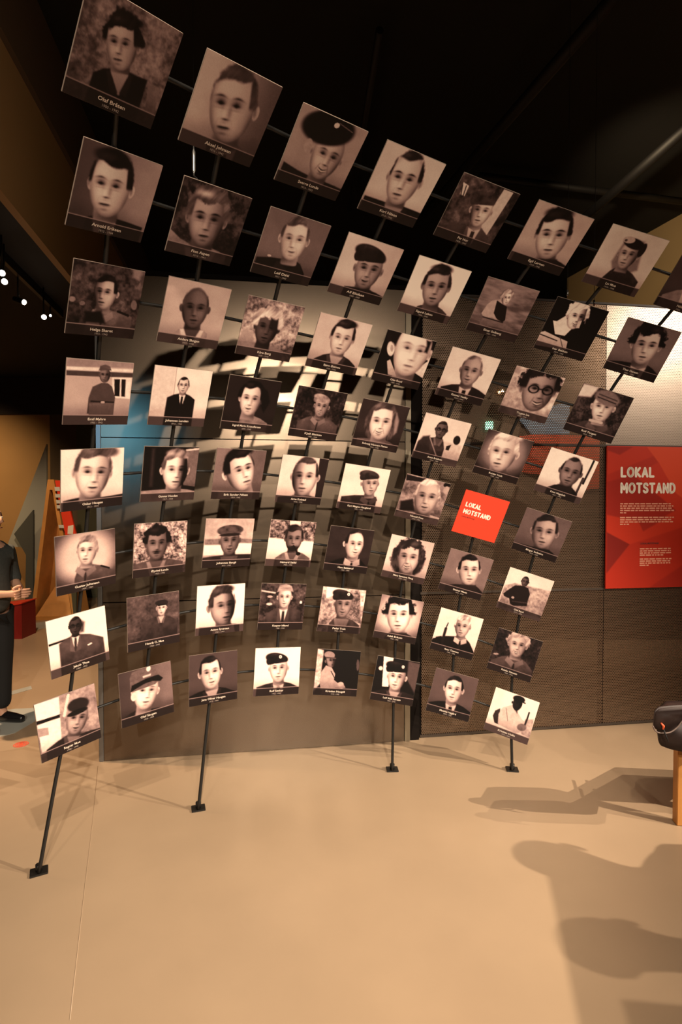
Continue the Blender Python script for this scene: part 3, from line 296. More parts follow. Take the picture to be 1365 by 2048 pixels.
(7, 2): {'bg': ('n', 0.18, 0.38, 8), 'seed': 65, 'hs': 'none', 'hat': ('flat', 0.14), 'skin': 0.8, 'shade': (-1, 0.15), 'crown': (0.653, 0.138), 'chin': (0.637, 0.42), 'body': {'l': (0.248, 0.496), 'r': (0.949, 0.555), 't': 0.22, 'k': 'open'}, 'label': 'purple-brown print of a boy in a flat cap and unbuttoned coat'},
(7, 3): {'bg': ('f', 0.96), 'seed': 66, 'hs': 'quiff', 'hair': 0.16, 'q': 0.1, 'skin': 0.62, 'turn': 0.55, 'shade': (1, 0.55), 'crown': (0.503, 0.056), 'chin': (0.569, 0.832), 'body': {'l': (0.072, 0.833), 'r': (0.91, 0.847), 't': 0.32, 'k': 'shirt'}, 'label': 'bright print of a young man turned three-quarters right, one cheek in shadow'},
(7, 4): {'bg': ('n', 0.08, 0.4, 8), 'seed': 67, 'hs': 'none', 'hat': ('side', 0.55, 1), 'skin': 0.84, 'smile': 0.4, 'shade': (-1, 0.25), 'crown': (0.531, 0.071), 'chin': (0.532, 0.517), 'body': {'l': (0.151, 0.649), 'r': (0.927, 0.591), 't': 0.24, 'k': 'suit'}, 'pre': [('e', 0.206, 0.442, 0.064, 0.029, 0.75, -0.017), ('e', 0.207, 0.283, 0.058, 0.023, 0.6, -0.017), ('p', [(0.013, 0.143), (0.328, 0.186), (0.315, 0.218), (0.006, 0.175)], 0.7), ('e', 0.909, 0.4, 0.029, 0.032, 0.85, -0.017)], 'label': 'print of a smiling airman in a fair side cap before parked wagons'},
(7, 5): {'bg': ('n', 0.3, 0.95, 7), 'seed': 68, 'hs': 'none', 'hat': ('beret', 0.12, -1, 1, 0.3), 'skin': 0.54, 'shade': (-1, 0.2), 'smile': 0.4, 'crown': (0.518, 0.069), 'chin': (0.518, 0.651), 'body': {'l': (0.253, 0.803), 'r': (0.961, 0.8), 't': 0.27, 'k': 'open'}, 'pre': [('p', [(0.081, 0.001), (0.481, 0.009), (0.399, 0.128), (0.102, 0.251)], 0.92), ('n', [(0.594, 0.077), (0.863, 0.052), (0.99, 0.765), (0.691, 0.654)], 0.2, 0.6, 14)], 'label': 'print of a soldier in a badged beret among fir trees, seventh row'},
(7, 6): {'bg': ('v', 0.78, 0.45), 'seed': 69, 'hs': 'big', 'hair': 0.05, 'q': 0, 'skin': 0.92, 'shade': (-1, 0.12), 'turn': -0.1, 'brow': 0.7, 'crown': (0.425, -0.014), 'chin': (0.547, 0.799), 'body': {'l': (0.267, 0.953), 'r': (1.028, 0.916), 't': 0.18, 'k': 'turtle'}, 'label': 'print of a handsome man with tall wavy black hair and a sheer dark jumper'},
(7, 7): {'bg': ('f', 0.86), 'seed': 70, 'hs': 'quiff', 'hair': 0.6, 'q': 0.1, 'skin': 0.72, 'turn': -0.2, 'shade': (-1, 0.25), 'crown': (0.554, 0.053), 'chin': (0.612, 0.542), 'body': {'l': (0.009, 0.745), 'r': (1.017, 0.832), 't': 0.1, 'k': 'shirt'}, 'post': [('l', (0.249, 0.307), (0.229, 0.462), 0.0135, 0.15), ('l', (0.234, 0.443), (0.235, 0.82), 0.0305, 0.14), ('p', [(0.065, 0.692), (0.19, 0.635), (0.225, 0.823), (0.069, 0.835)], 0.1)], 'label': 'print of a fair man holding a rifle upright, dark pullover with tie'},
(7, 8): {'bg': ('n', 0.05, 0.28, 11), 'seed': 71, 'hs': 'big', 'hair': 0.52, 'q': 0, 'skin': 0.72, 'smile': 0.7, 'shade': (1, 0.2), 'turn': 0, 'crown': (0.475, -0.027), 'chin': (0.527, 0.534), 'body': {'l': (0.038, 0.781), 'r': (0.978, 0.728), 't': 0.3, 'k': 'uni'}, 'pre': [('e', 0.106, 0.61, 0.059, 0.02, 0.55, -0.288)], 'label': 'dark leafy print of a beaming fair man in battledress, last in seventh row'},
(8, 1): {'bg': ('n', 0.38, 0.68, 7), 'seed': 73, 'hs': 'none', 'skin': 0.64, 'shade': (1, 0.2), 'smile': 0.4, 'ct': 1.1, 'turn': 0.1, 'crown': (0.724, 0.235), 'chin': (0.552, 0.745), 'body': {'l': (0.094, 0.814), 'r': (1.044, 0.828), 't': 0.18, 'k': 'open'}, 'pre': [('p', [(-0.0, 0.003), (0.391, 0.013), (0.34, 0.812), (0.023, 0.831)], 0.9), ('p', [(-0.002, 0.284), (0.374, 0.312), (0.366, 0.365), (-0.003, 0.348)], 0.06), ('p', [(0.004, 0.411), (0.167, 0.455), (0.161, 0.579), (-0.001, 0.557)], 0.55), ('l', (0.544, 0.043), (0.438, 0.363), 0.0242, 0.8)], 'post': [('e', 0.686, 0.266, 0.184, 0.116, 0.16, 0.12), ('e', 0.657, 0.386, 0.174, 0.048, 0.08, -0.02)], 'label': 'print of an old man in fur cap, bottom left corner of the rack'},
(8, 2): {'bg': ('g', 0.24, 0.4), 'seed': 74, 'hs': 'none', 'skin': 0.94, 'turn': 0.2, 'shade': (1, 0.12), 'smile': 0.2, 'ct': 0.9, 'crown': (0.551, 0.109), 'chin': (0.417, 0.775), 'body': {'l': (0.023, 0.84), 'r': (0.975, 0.905), 't': 0.16, 'k': 'none'}, 'post': [('p', [(0.196, 0.392), (0.199, 0.131), (0.247, 0.033), (0.527, -0.011), (0.68, 0.055), (0.754, 0.203), (0.793, 0.271), (0.666, 0.367), (0.298, 0.393)], 0.36), ('p', [(0.199, 0.392), (0.227, 0.276), (0.508, 0.211), (0.74, 0.199), (0.827, 0.286), (0.773, 0.329), (0.616, 0.288), (0.458, 0.303), (0.302, 0.352)], 0.07), ('e', 0.56, 0.04, 0.041, 0.05, 0.85, 0.236), ('p', [(0.443, 0.152), (0.6, 0.141), (0.597, 0.177), (0.448, 0.187)], 0.7), ('e', 0.25, 0.489, 0.055, 0.077, 0.8, 0.061)], 'label': 'print of a bright-faced policeman in a peaked cap with an emblem'},
(8, 3): {'bg': ('f', 0.27), 'seed': 75, 'hs': 'short', 'hair': 0.06, 'skin': 0.85, 'turn': 0.1, 'shade': (-1, 0.15), 'smile': 0.3, 'crown': (0.406, 0.068), 'chin': (0.46, 0.707), 'body': {'l': (-0.0, 0.805), 'r': (0.959, 0.843), 't': 0.09, 'k': 'open'}, 'label': 'dim print of a youth with bare neck, third in the bottom row'},
(8, 4): {'bg': ('f', 0.93), 'seed': 76, 'hs': 'none', 'hat': ('beret', 0.1, -1, 1, 0.12), 'skin': 0.88, 'turn': -0.1, 'shade': (1, 0.15), 'crown': (0.516, 0.143), 'chin': (0.534, 0.728), 'body': {'l': (0.062, 0.814), 'r': (1.001, 0.857), 't': 0.2, 'k': 'suit'}, 'label': 'bright print of a soldier in badged dark beret, fourth in bottom row'},
(8, 5): {'bg': ('f', 0.04), 'seed': 77, 'hs': 'none', 'skin': 0.48, 'turn': 0.7, 'ct': 1.2, 'crown': (0.3, 0.085), 'chin': (0.348, 0.396), 'pre': [('n', [(-0.009, 0.0), (0.143, 0.019), (0.134, 0.426), (0.148, 0.737), (0.003, 0.93)], 0.5, 0.95, 9), ('e', 0.96, 0.306, 0.033, 0.13, 0.3, -0.087)], 'post': [('p', [(0.226, 0.351), (0.14, 0.488), (0.116, 0.676), (0.156, 0.876), (0.4, 0.91), (0.731, 0.814), (0.672, 0.738), (0.551, 0.729), (0.442, 0.657), (0.457, 0.53), (0.365, 0.395)], 0.6), ('e', 0.28, 0.118, 0.124, 0.078, 0.5, 0.087), ('l', (0.209, 0.18), (0.422, 0.186), 0.0163, 0.3), ('l', (0.356, 0.474), (0.456, 0.625), 0.0098, 0.2), ('p', [(0.195, 0.874), (0.561, 0.823), (0.876, 0.885), (0.851, 0.982), (0.175, 0.999)], 0.3), ('e', 0.604, 0.742, 0.072, 0.046, 0.7, -0.087)], 'label': 'black print of a helmeted man sitting sideways in a doorway'},
(8, 6): {'bg': ('f', 0.09), 'seed': 78, 'hs': 'none', 'hat': ('beret', 0.08, -1, 1, 0.35), 'skin': 0.88, 'turn': -0.2, 'shade': (1, 0.3), 'smile': 0.1, 'crown': (0.518, 0.109), 'chin': (0.527, 0.712), 'body': {'l': (0.018, 0.819), 'r': (0.993, 0.762), 't': 0.17, 'k': 'open'}, 'pre': [('p', [(0.136, -0.009), (0.365, -0.015), (0.367, 0.657), (0.223, 0.673)], 0.9), ('s', [(0.722, 0.009), (1.011, 0.027), (1.002, 0.711), (0.759, 0.419)], 0.3), ('e', 0.116, 0.276, 0.047, 0.047, 0.8, -0.182)], 'label': 'print of a commando in a badged beret beside a pale door and star emblem'},
(8, 7): {'bg': ('f', 0.32), 'seed': 79, 'hs': 'short', 'hair': 0.06, 'skin': 0.86, 'turn': -0.1, 'shade': (1, 0.15), 'smile': 0.15, 'hl': 0.0, 'crown': (0.48, 0.075), 'chin': (0.52, 0.675), 'body': {'l': (0.03, 0.799), 'r': (1.032, 0.794), 't': 0.07, 'k': 'suit'}, 'label': 'print of a round-faced man in suit and dark tie on plain plum grey'},
(8, 8): {'bg': ('f', 0.9), 'seed': 80, 'hs': 'none', 'skin': 0.14, 'turn': 0.5, 'crown': (0.547, 0.043), 'chin': (0.551, 0.353), 'pre': [('p', [(0.222, 0.427), (0.13, 0.513), (0.11, 0.64), (0.186, 0.782), (0.297, 0.79)], 0.2), ('p', [(0.455, 0.255), (0.263, 0.394), (0.222, 0.563), (0.268, 0.784), (0.682, 0.843), (0.884, 0.746), (0.873, 0.548), (0.743, 0.498), (0.633, 0.405)], 0.72), ('n', [(0.802, 0.475), (0.978, 0.407), (1.047, 0.851), (0.805, 0.812)], 0.5, 0.75, 10)], 'post': [('e', 0.553, 0.084, 0.133, 0.076, 0.07, -0.089), ('l', (0.596, 0.118), (0.703, 0.128), 0.0159, 0.06), ('l', (0.846, 0.297), (0.833, 0.598), 0.019, 0.15), ('e', 0.779, 0.669, 0.102, 0.082, 0.4, -0.351), ('l', (0.343, 0.381), (0.455, 0.643), 0.0095, 0.5), ('s', [(0.504, 0.253), (0.587, 0.255), (0.599, 0.402), (0.531, 0.343)], 0.1)], 'label': 'print of a man in white with dark cap and rucksack, bottom right corner'},
}
# ---------------------------------------------------------------- painter
_rs=np.random.RandomState(7)
_NZ=_rs.rand(256,256)
def vnoise(X,Y,seed):
    X=X+seed*17.3; Y=Y+seed*9.7
    xi=np.floor(X).astype(int); yi=np.floor(Y).astype(int)
    fx=X-xi; fy=Y-yi; fx=fx*fx*(3-2*fx); fy=fy*fy*(3-2*fy)
    g=lambda a,b:_NZ[a%256,b%256]
    return (g(xi,yi)*(1-fx)+g(xi+1,yi)*fx)*(1-fy)+(g(xi,yi+1)*(1-fx)+g(xi+1,yi+1)*fx)*fy
def fbm(X,Y,s,seed,o=3):
    a=0;w=1;t=0
    for k in range(o):
        a=a+w*vnoise(X*s,Y*s,seed+k*3); t+=w; w*=.55; s*=2.1
    return np.clip((a/t-.5)*1.9+.5,0,1)
def sst(a,b,x):
    t=np.clip((x-a)/(b-a),0,1); return t*t*(3-2*t)
def ell(X,Y,cx,cy,rx,ry,rot=0,soft=.1):
    c,s=np.cos(rot),np.sin(rot); dx=X-cx; dy=Y-cy
    u=(dx*c+dy*s)/rx; v=(-dx*s+dy*c)/ry
    return 1-sst(1-soft,1+soft,np.sqrt(u*u+v*v))
def poly(X,Y,pts,soft=.008):
    p=np.array(pts,float); n=len(p); d=np.full(X.shape,9.); ins=np.zeros(X.shape,bool)
    for i in range(n):
        a=p[i]; b=p[(i+1)%n]; ex,ey=b-a; wx=X-a[0]; wy=Y-a[1]
        t=np.clip((wx*ex+wy*ey)/(ex*ex+ey*ey+1e-12),0,1)
        d=np.minimum(d,np.hypot(wx-ex*t,wy-ey*t))
        c=((a[1]>Y)!=(b[1]>Y))&(X<ex*(Y-a[1])/(ey if abs(ey)>1e-9 else 1e-9)+a[0]); ins^=c
    d=np.where(ins,-d,d)
    return 1-sst(-soft,soft,d)
def line(X,Y,a,b,w,soft=.006):
    ex,ey=b[0]-a[0],b[1]-a[1]; wx=X-a[0]; wy=Y-a[1]
    t=np.clip((wx*ex+wy*ey)/(ex*ex+ey*ey+1e-12),0,1)
    d=np.hypot(wx-ex*t,wy-ey*t); return 1-sst(w-soft,w+soft,d)
def gau(U,V,cu,cv,ru,rv): return np.exp(-(((U-cu)/ru)**2+((V-cv)/rv)**2))
def extras(I,X,Y,L,seed):
    for e in L:
        k=e[0]
        if k=='e': m=ell(X,Y,e[1],e[2],e[3],e[4],e[6],.14); t=e[5]
        elif k=='p': m=poly(X,Y,e[1]); t=e[2]
        elif k=='s': m=poly(X,Y,e[1],.03); t=e[2]
        elif k=='l': m=line(X,Y,e[1],e[2],e[3]); t=e[4]
        elif k=='n': m=poly(X,Y,e[1],.02); t=e[2]+(e[3]-e[2])*(.5*fbm(X,Y,e[4],seed+5)+.5*fbm(X,Y,e[4]*2.5,seed+6))
        if k in 'pse': t=t*(1+.10*(fbm(X,Y,22,seed+3)-.5))
        I=I*(1-m)+t*m
    return I
def portrait(S,N):
    """grey picture of one portrait; S in card units (x right, y down, 0..1)"""
    ys,xs=np.mgrid[0:N,0:N]; X=xs/(N-1.); Y=ys/(N-1.); sd=S['seed']
    bg=S['bg']; k=bg[0]
    if k=='f': I=bg[1]+0*X
    elif k=='g': I=bg[1]+(bg[2]-bg[1])*sst(0.,1.,X)
    elif k=='v': I=bg[1]+(bg[2]-bg[1])*sst(.28,.66,np.hypot(X-.5,Y-.42))
    elif k=='n': I=bg[1]+(bg[2]-bg[1])*(.55*fbm(X,Y,bg[3]*.7,sd,3)+.45*fbm(X,Y,bg[3]*3,sd+2,3))
    elif k=='h': I=bg[1]+(bg[2]-bg[1])*fbm(X,Y*3,bg[3],sd,3)
    I=I*(1+.07*(fbm(X,Y,5,sd+1)-.5))
    I=extras(I,X,Y,S.get('pre',()),sd)
    if S.get('crown'):
        x0,y0=S['crown']; x1,y1=S['chin']
        cx,cy=(x0+x1)/2,(y0+y1)/2; s=np.hypot(x1-x0,y1-y0)/2; ax,ay=(x1-x0)/2/s,(y1-y0)/2/s
        U=((X-cx)*ay-(Y-cy)*ax)/s; V=((X-cx)*ax+(Y-cy)*ay)/s
        t=S.get('turn',0.); skin=S.get('skin',.8); W=S.get('w',.685); sh=S.get('shade',(1,.35))
        sx,sa=sh
        hc=S.get('hair',.12); hs=S.get('hs','short'); blur=.05+.006/s
        edge=(fbm(X,Y,14,sd+2)-.5)*(.5 if hs in('curl','big') else .12)
        hv={'short':(.715,.99),'quiff':(.75,1.07),'rec':(.70,.97),'curl':(1.0,1.15),'long':(.86,1.05),'big':(.92,1.16),'bald':(.68,.95),'none':(.7,.9)}[hs]
        if hs in('long','curl') and S.get('woman'):
            m=ell(U,V,-.1*t,.1,hv[0]+.02+edge*.5,1.12 if hs=='curl' else 1.2,0,.1)
            I=I*(1-m)+m*hc*(.7+.9*fbm(U*1.0,V*.5,5,sd+4))
        b=S.get('body')
        if b:
            bt,kind=b['t'],b['k']
            nl=(cx-.40*s*ay+ax*1.0*s, cy+.40*s*ax+ay*1.0*s); nr=(cx+.40*s*ay+ax*1.0*s, cy-.40*s*ax+ay*1.0*s)
            l,r=b['l'],b['r']
            P=[(l[0]-.12*(l[0]<.02)-.01,1.05),l,((l[0]*.45+nl[0]*.55),(l[1]*.30+nl[1]*.70)),nl,nr,((r[0]*.45+nr[0]*.55),(r[1]*.30+nr[1]*.70)),r,(r[0]+.01,1.05)]
            m=poly(X,Y,P,.012)
            cl=bt*(1+.28*(fbm(X,Y,9,sd+6)-.5)+.15*gau(X,Y,l[0]+.1,l[1]+.05,.1,.08))
            I=I*(1-m)+cl*m
            # neck
            m=poly(U,V,[(-.40,.55),(.40,.55),(.44,1.28),(-.44,1.28)],.06); m=np.clip(m,0,1)
            nk=skin*(.80-.34*gau(U,V,.1*sx,.98,.6,.26)-.15*sst(0,.5,U*sx)); I=I*(1-m)+nk*m
            def hp(p,tone,so=.04,M=1.):
                nonlocal I
                q=poly(U,V,p,so)*M; I=I*(1-q)+tone*q
            if kind=='suit':
                hp([(-.5,1.12),(0,1.3),(.5,1.12),(.3,2.0),(0,2.7),(-.3,2.0)],.82,.05)
                hp([(-.12,1.35),(.12,1.35),(.17,2.8),(-.17,2.8)],max(.08,bt*.8),.04)
                hp([(-.55,1.08),(-.42,1.1),(-.05,2.9),(-.6,2.7)],bt*1.25+.02,.05); hp([(.55,1.08),(.42,1.1),(.05,2.9),(.6,2.7)],bt*1.1+.02,.05)
            elif kind=='uni':
                hp([(-.6,1.1),(0,1.5),(-.15,1.95),(-.75,1.45)],bt*1.35+.04,.05); hp([(.6,1.1),(0,1.5),(.15,1.95),(.75,1.45)],bt*1.2+.03,.05)
                hp([(-.05,1.6),(.05,1.6),(.06,3),(-.06,3)],bt*.55,.04)
            elif kind=='open':
                hp([(-.42,1.12),(.42,1.12),(.05,2.0),(-.05,2.0)],skin*.8,.05)
                hp([(-.62,1.12),(-.42,1.1),(-.05,1.9),(-.35,2.05)],bt*1.5+.05,.05); hp([(.62,1.12),(.42,1.1),(.05,1.9),(.35,2.05)],bt*1.4+.05,.05)
            elif kind=='shirt':
                hp([(-.55,1.05),(0,1.35),(-.12,1.75),(-.62,1.5)],.72,.05); hp([(.55,1.05),(0,1.35),(.12,1.75),(.62,1.5)],.66,.05)
                hp([(-.07,1.4),(.07,1.4),(.12,2.4),(-.12,2.4)],.15,.04)
            elif kind=='turtle':
                hp([(-.5,1.0),(.5,1.0),(.55,1.4),(-.55,1.4)],bt*1.3,.06)
        # ears
        for sg in (-1,1):
            if sg*t<.45:
                m=ell(U,V,sg*W*1.03-.12*t,.04,.10,.20,sg*.15,.2); I=I*(1-m)+m*skin*(.86-.3*gau(U,V,sg*W*1.06,.06,.06,.12))
        # head
        w=W*np.where(V>0,1-.20*V,1.)
        R=(np.abs(U)/w)**2+np.abs(V)**np.where(V>0,3.0,2.1)
        m=1-sst(1-blur*2,1+blur*2,R)
        sx,sa=sh
        F=skin*(.97-sa*1.25*sst(-.1,.9,U/W*sx)-.30*sst(.45,1.02,np.abs(U/W))*sst(-.5,.5,V)-.10*sst(.1,.7,V)*sst(.2,.5,np.abs(U/W)))*(1-.16*sst(.55,1.0,V))*(1-.22*sst(.75,1.05,np.sqrt(R)))
        F=F*(1+.06*gau(U,V,-.2*sx+.2*t,-.45,.4,.25)+.10*gau(U,V,-.34*sx+.1*t,.3,.2,.2))
        fx=.30*t; es=1-.12*abs(t); ct=1.3*S.get('ct',1.)
        def dk(a): 
            nonlocal F
            F=F*(1-np.clip(a*ct,0,.94))
        for sg in (-1,1):
            fe=.27*es*(1-.25*max(0,sg*t))
            ex=fx+sg*fe; ev=-.03
            dk(.40*gau(U,V,ex,ev-.05,.17,.12)); dk(.16*gau(U,V,ex,ev+.13,.16,.03))
            dk(.62*gau(U,V,ex,ev,.105,.034)); dk(.60*gau(U,V,ex,ev,.048,.045))
            dk(.85*S.get('brow',.55)*gau(U,V,ex+.03*sg,-.175-.05*np.cos((U-ex)*7)+.04*sg*(ex-U),.155,.036))
            F=F*(1+.10*gau(U,V,ex,.10,.13,.05))
        dk(.20*gau(U,V,fx*1.25+.13*sx,.18,.07,.20)); dk(.10*gau(U,V,fx*1.2-.12*sx,.02,.06,.12)); dk(.5*gau(U,V,fx*1.3+.03*sx,.375,.11,.035)); F=F*(1+.09*gau(U,V,fx*1.3-.03*sx,.25,.06,.14)); dk(.13*gau(U,V,fx*1.3,.46,.1,.05))
        mx=fx*1.12; sm=S.get('smile',0.)
        mv=.60-sm*1.1*np.clip(np.abs(U-mx),0,.3)**1.6
        dk(.62*np.exp(-((V-mv)/.035)**2)*np.exp(-((U-mx)/.19)**4)); dk(.24*gau(U,V,mx,.645,.17,.045)); dk(.24*gau(U,V,mx,.77,.14,.05))
        if sm>.5: F=F+(.95-F)*.8*np.exp(-((V-mv-.05)/.032)**2)*np.exp(-((U-mx)/.17)**4); dk(.35*np.exp(-((V-mv-.10)/.03)**2)*np.exp(-((U-mx)/.17)**4))
        for sg in (-1,1): dk((.03+.14*sm)*np.exp(-((U-mx-sg*(.20+(V-.38)*.35))/.035)**2)*sst(.3,.42,V)*(1-sst(.6,.72,V)))
        if S.get('mous'): dk(.75*gau(U,V,mx,.50,.22,.055))
        if S.get('beard'): dk(.5*sst(.45,.75,V))
        if S.get('glass'):
            for sg in (-1,1):
                q=np.abs(np.hypot((U-fx-sg*.3)/.21,(V+.0)/.17)-1); dk(.8*np.exp(-(q/.16)**2))
            dk(.6*gau(U,V,fx,-.03,.08,.03))
        I=I*(1-m)+F*m
        # hair
        if hs!='none':
            hl={'short':-.66,'quiff':-.62,'rec':-.80,'curl':-.55,'long':-.68,'big':-.58,'bald':-.92}[hs]+S.get('hl',0)
            he=1-sst(.93,1.07,np.hypot((U+.05*t)/(hv[0]+edge*.4),(V+.08)/(hv[1]+edge*.5)))
            if hs in('quiff','big'): he=np.maximum(he,ell(U,V,S.get('q',.15),-.88,.56,.25+edge*.3,0,.3))
            top=1-sst(-.06,.06,V-(hl+.05*np.cos(U*7+sd)+edge*.3-.22*S.get('part',.5)*U))
            side=sst(-.05,.05,np.abs(U-.18*t)-W*(.80+.16*(V+.45)))*(1-sst(-.06,.10,V-S.get('sb',-.04)))
            m=he*np.clip(np.maximum(top,side),0,1)
            hh=hc*(.75+.7*fbm(U+V*.6,V*.35,4,sd+8))+S.get('shine',.10)*gau(U,V,-.25*sx,-.86,.3,.12)
            I=I*(1-m)+hh*m
            if hs in('long','curl') and S.get('woman'):
                m=he*0+ell(U,V,0,.15,hv[0],1.15,0,.1)*sst(.56,.68,np.abs(U-.1*t)+edge*.2)*(1-sst(.7,1.05,V)); I=I*(1-m)+m*hc*(.7+.9*fbm(U,V*.5,5,sd+4))
        h=S.get('hat')
        if h:
            k=h[0]; ht=h[1]
            if k=='beret':
                sg=h[2]
                m=np.maximum(ell(U,V,sg*.14,-.72,.86,.40,sg*-.20,.1),ell(U,V,sg*.60,-.56,.34,.34,sg*-.5,.12)); m=m*(1-sst(-.40,-.32,V-.10*sg*U))
                pass
                tt=ht*(1+.5*(fbm(X,Y,12,sd+9)-.5))+.10*gau(U,V,-.3,-1.05,.5,.12); I=I*(1-m)+tt*m
                if len(h)>3: q=ell(U,V,-sg*.35 if h[3]<0 else h[4],-.82,.11,.12,0,.2); I=I*(1-q)+.88*q; q=ell(U,V,-sg*.35 if h[3]<0 else h[4],-.82,.04,.05,0,.2); I=I*(1-q)+.3*q
            elif k=='flat':
                m=ell(U,V,0,-.72,.92,.38,0,.1)*(1-sst(-.42,-.34,V)); I=I*(1-m)+ht*(1+.5*(fbm(X,Y,12,sd+9)-.5))*m
                m=ell(U,V,0,-.41,.76,.11,0,.15); I=I*(1-m)+ht*.55*m
            elif k=='peak':
                sg=h[2]
                m=poly(U,V,[(-.85,-.45),(-.98,-1.15),(-.3,-1.42),(.5,-1.38),(1.0,-1.1),(.86,-.45)],.07); I=I*(1-m)+ht*(1+.3*(fbm(X,Y,12,sd+9)-.5))*m
                m=poly(U,V,[(-.88,-.62),(.88,-.72),(1.02+.3*max(sg,0),-.38),(.5,-.44),(0,-.42),(-.5,-.34),(-.95-.3*max(-sg,0),-.2)],.06); I=I*(1-m)+ht*.22*m
            elif k=='side':
                sg=h[2]
                m=poly(U,V,[(-.82,-.5),(-.6,-1.15),(0,-1.32),(.62,-1.1),(.82,-.55),(.3,-.62),(-.3,-.58)],.07); I=I*(1-m)+ht*(1+.4*(fbm(X*.6,Y*2,9,sd+9)-.5))*m
    I=extras(I,X,Y,S.get('post',()),sd)
    I=I*(1+.05*(_NZ[(xs*3+sd*11)%256,(ys*3+sd*5)%256]-.5))
    # caption band: bottom darkening, thin pale rule
    band=sst(.70,.90,Y); I=I*(1-.35*band*0-.0)
    m=sst(.838,.848,Y); I=I*(1-m)+(.12+.16*I)*m
    f=sst(.60,.85,Y)*(1-m); I=I*(1-.22*f)
    m=np.exp(-((Y-.845)/.0055)**2); I=I+(.62-I)*.75*m
    return np.clip(I,0,1)
# ---------------------------------------------------------------- room
DX = Vector((-.1633,.9866,0)); NX = Vector((-.9866,-.1633,0))      # the hall's long direction and its left normal
obj('floor', box((-14,-5,-.1), (12,14,0)), M_floor, kind='structure')
obj('ceiling', box((-14,-5,5.4), (12,14,5.5)), M_black, kind='structure')
def slab(name, a, b, z0, z1, th, m):
    a, b = Vector((a[0],a[1],0)), Vector((b[0],b[1],0)); d = (b-a).normalized(); n = Vector((-d.y,d.x,0))*th
    return obj(name, prism([a+Vector((0,0,z0)), b+Vector((0,0,z0)), b+Vector((0,0,z1)), a+Vector((0,0,z1))], n), m, kind='structure')
# soffit on the left: lit face, dark beam above it, black lower ceiling beyond
s0, s1 = NX*1.6+DX*-3, NX*1.6+DX*10.6
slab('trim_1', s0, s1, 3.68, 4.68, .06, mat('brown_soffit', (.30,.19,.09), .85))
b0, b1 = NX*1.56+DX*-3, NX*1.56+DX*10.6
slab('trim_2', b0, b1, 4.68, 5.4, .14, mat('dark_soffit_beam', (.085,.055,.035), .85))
lo0, lo1 = NX*1.62+DX*-3, NX*1.62+DX*11; lo2, lo3 = NX*9+DX*11, NX*9+DX*-3
obj('ceiling_low', prism([p+Vector((0,0,3.70)) for p in (lo0,lo1,lo2,lo3)], (0,0,.12)), M_black, kind='structure')
slab('wall_back', (-13.9,10.6), (11,10.6), 0, 5.4, .1, M_brown)
slab('wall_left', (-13.8,-4.8), (-13.8,10.5), 0, 5.4, .1, M_tan)
slab('wall_right', (3.83,9.4), (7.9,-4.0), 0, 5.4, .1, M_tan)
slab('wall_front', (-13.6,-4.7), (7.9,-4.7), 0, 5.4, -.1, M_black)
# far room at the left: tan wall with a dark header over it
slab('wall_far_left', (-9.5,9.3), (px(100,900,depth=9.3).x,9.3), 0, 3.08, .08, mat('ochre_wall', (.38,.205,.075), .8, noise=.06, scale=2))
slab('trim_3', (-9.5,9.22), (-2.9,9.22), 3.08, 3.69, .2, mat('header_brown', (.03,.018,.014), .8))
slab('wall_far_middle', (px(100,900,depth=9.3).x,9.3), (px(156,900,depth=9.3).x,9.3), 0, 3.08, .08, mat('umber_wall', (.10,.062,.035), .85))
slab('wall_far_olive', (px(156,900,depth=9.3).x,9.25), (px(215,900,depth=9.3).x,9.25), 0, 3.08, .08, M_olive)
# pale blue inlay and seams in the floor
def floor_patch(name, pts, m, z=.002, **k):
    return obj(name, prism([px(x,y,z=0.0) for x,y in pts], (0,0,z)), m, **k)
floor_patch('trim_4', [(-60,1428),(30,1418),(72,1416),(88,1432),(30,1466),(-60,1490)], mat('grey_blue_floor_inlay', (.34,.34,.30), .5), kind='structure')
floor_patch('trim_5', [(18,1384),(62,1372),(64,1378),(20,1391)], mat('grey_blue_floor_inlay_b', (.34,.34,.30), .5), kind='structure')
floor_patch('trim_6', [(60,1247),(92,1243),(92,1256),(60,1262)], mat('grey_blue_floor_inlay_c', (.34,.34,.30), .5), kind='structure')
obj('trim_7', tube_bm([px(196,1532,z=.0008), px(186,1640,z=.0008), px(168,1790,z=.0008), px(140,2040,z=.0008)], .0012, 6), mat('floor_seam', (.40,.285,.185), .45), kind='structure')
# black pipes under the ceiling
for i, (a, b, z, r) in enumerate([((1250,-30),(850,430),5.1,.05), ((1420,215),(1120,480),5.1,.05), ((960,352),(1420,410),5.25,.04), ((760,60),(700,420),5.2,.03)]):
    obj('ceiling_pipe', tube_bm([px(*a, z=z), px(*b, z=z)], r, 12), mat('pipe_black_%d' % i, (.006,.005,.005), .6), label=['thick black pipe running diagonally across the dark ceiling above the rack','black ceiling pipe near the right edge, running to the tan wall','black ceiling pipe crossing the diagonal ones from left to right','thin black ceiling pipe above the middle of the topmost row'][i], category='pipe')
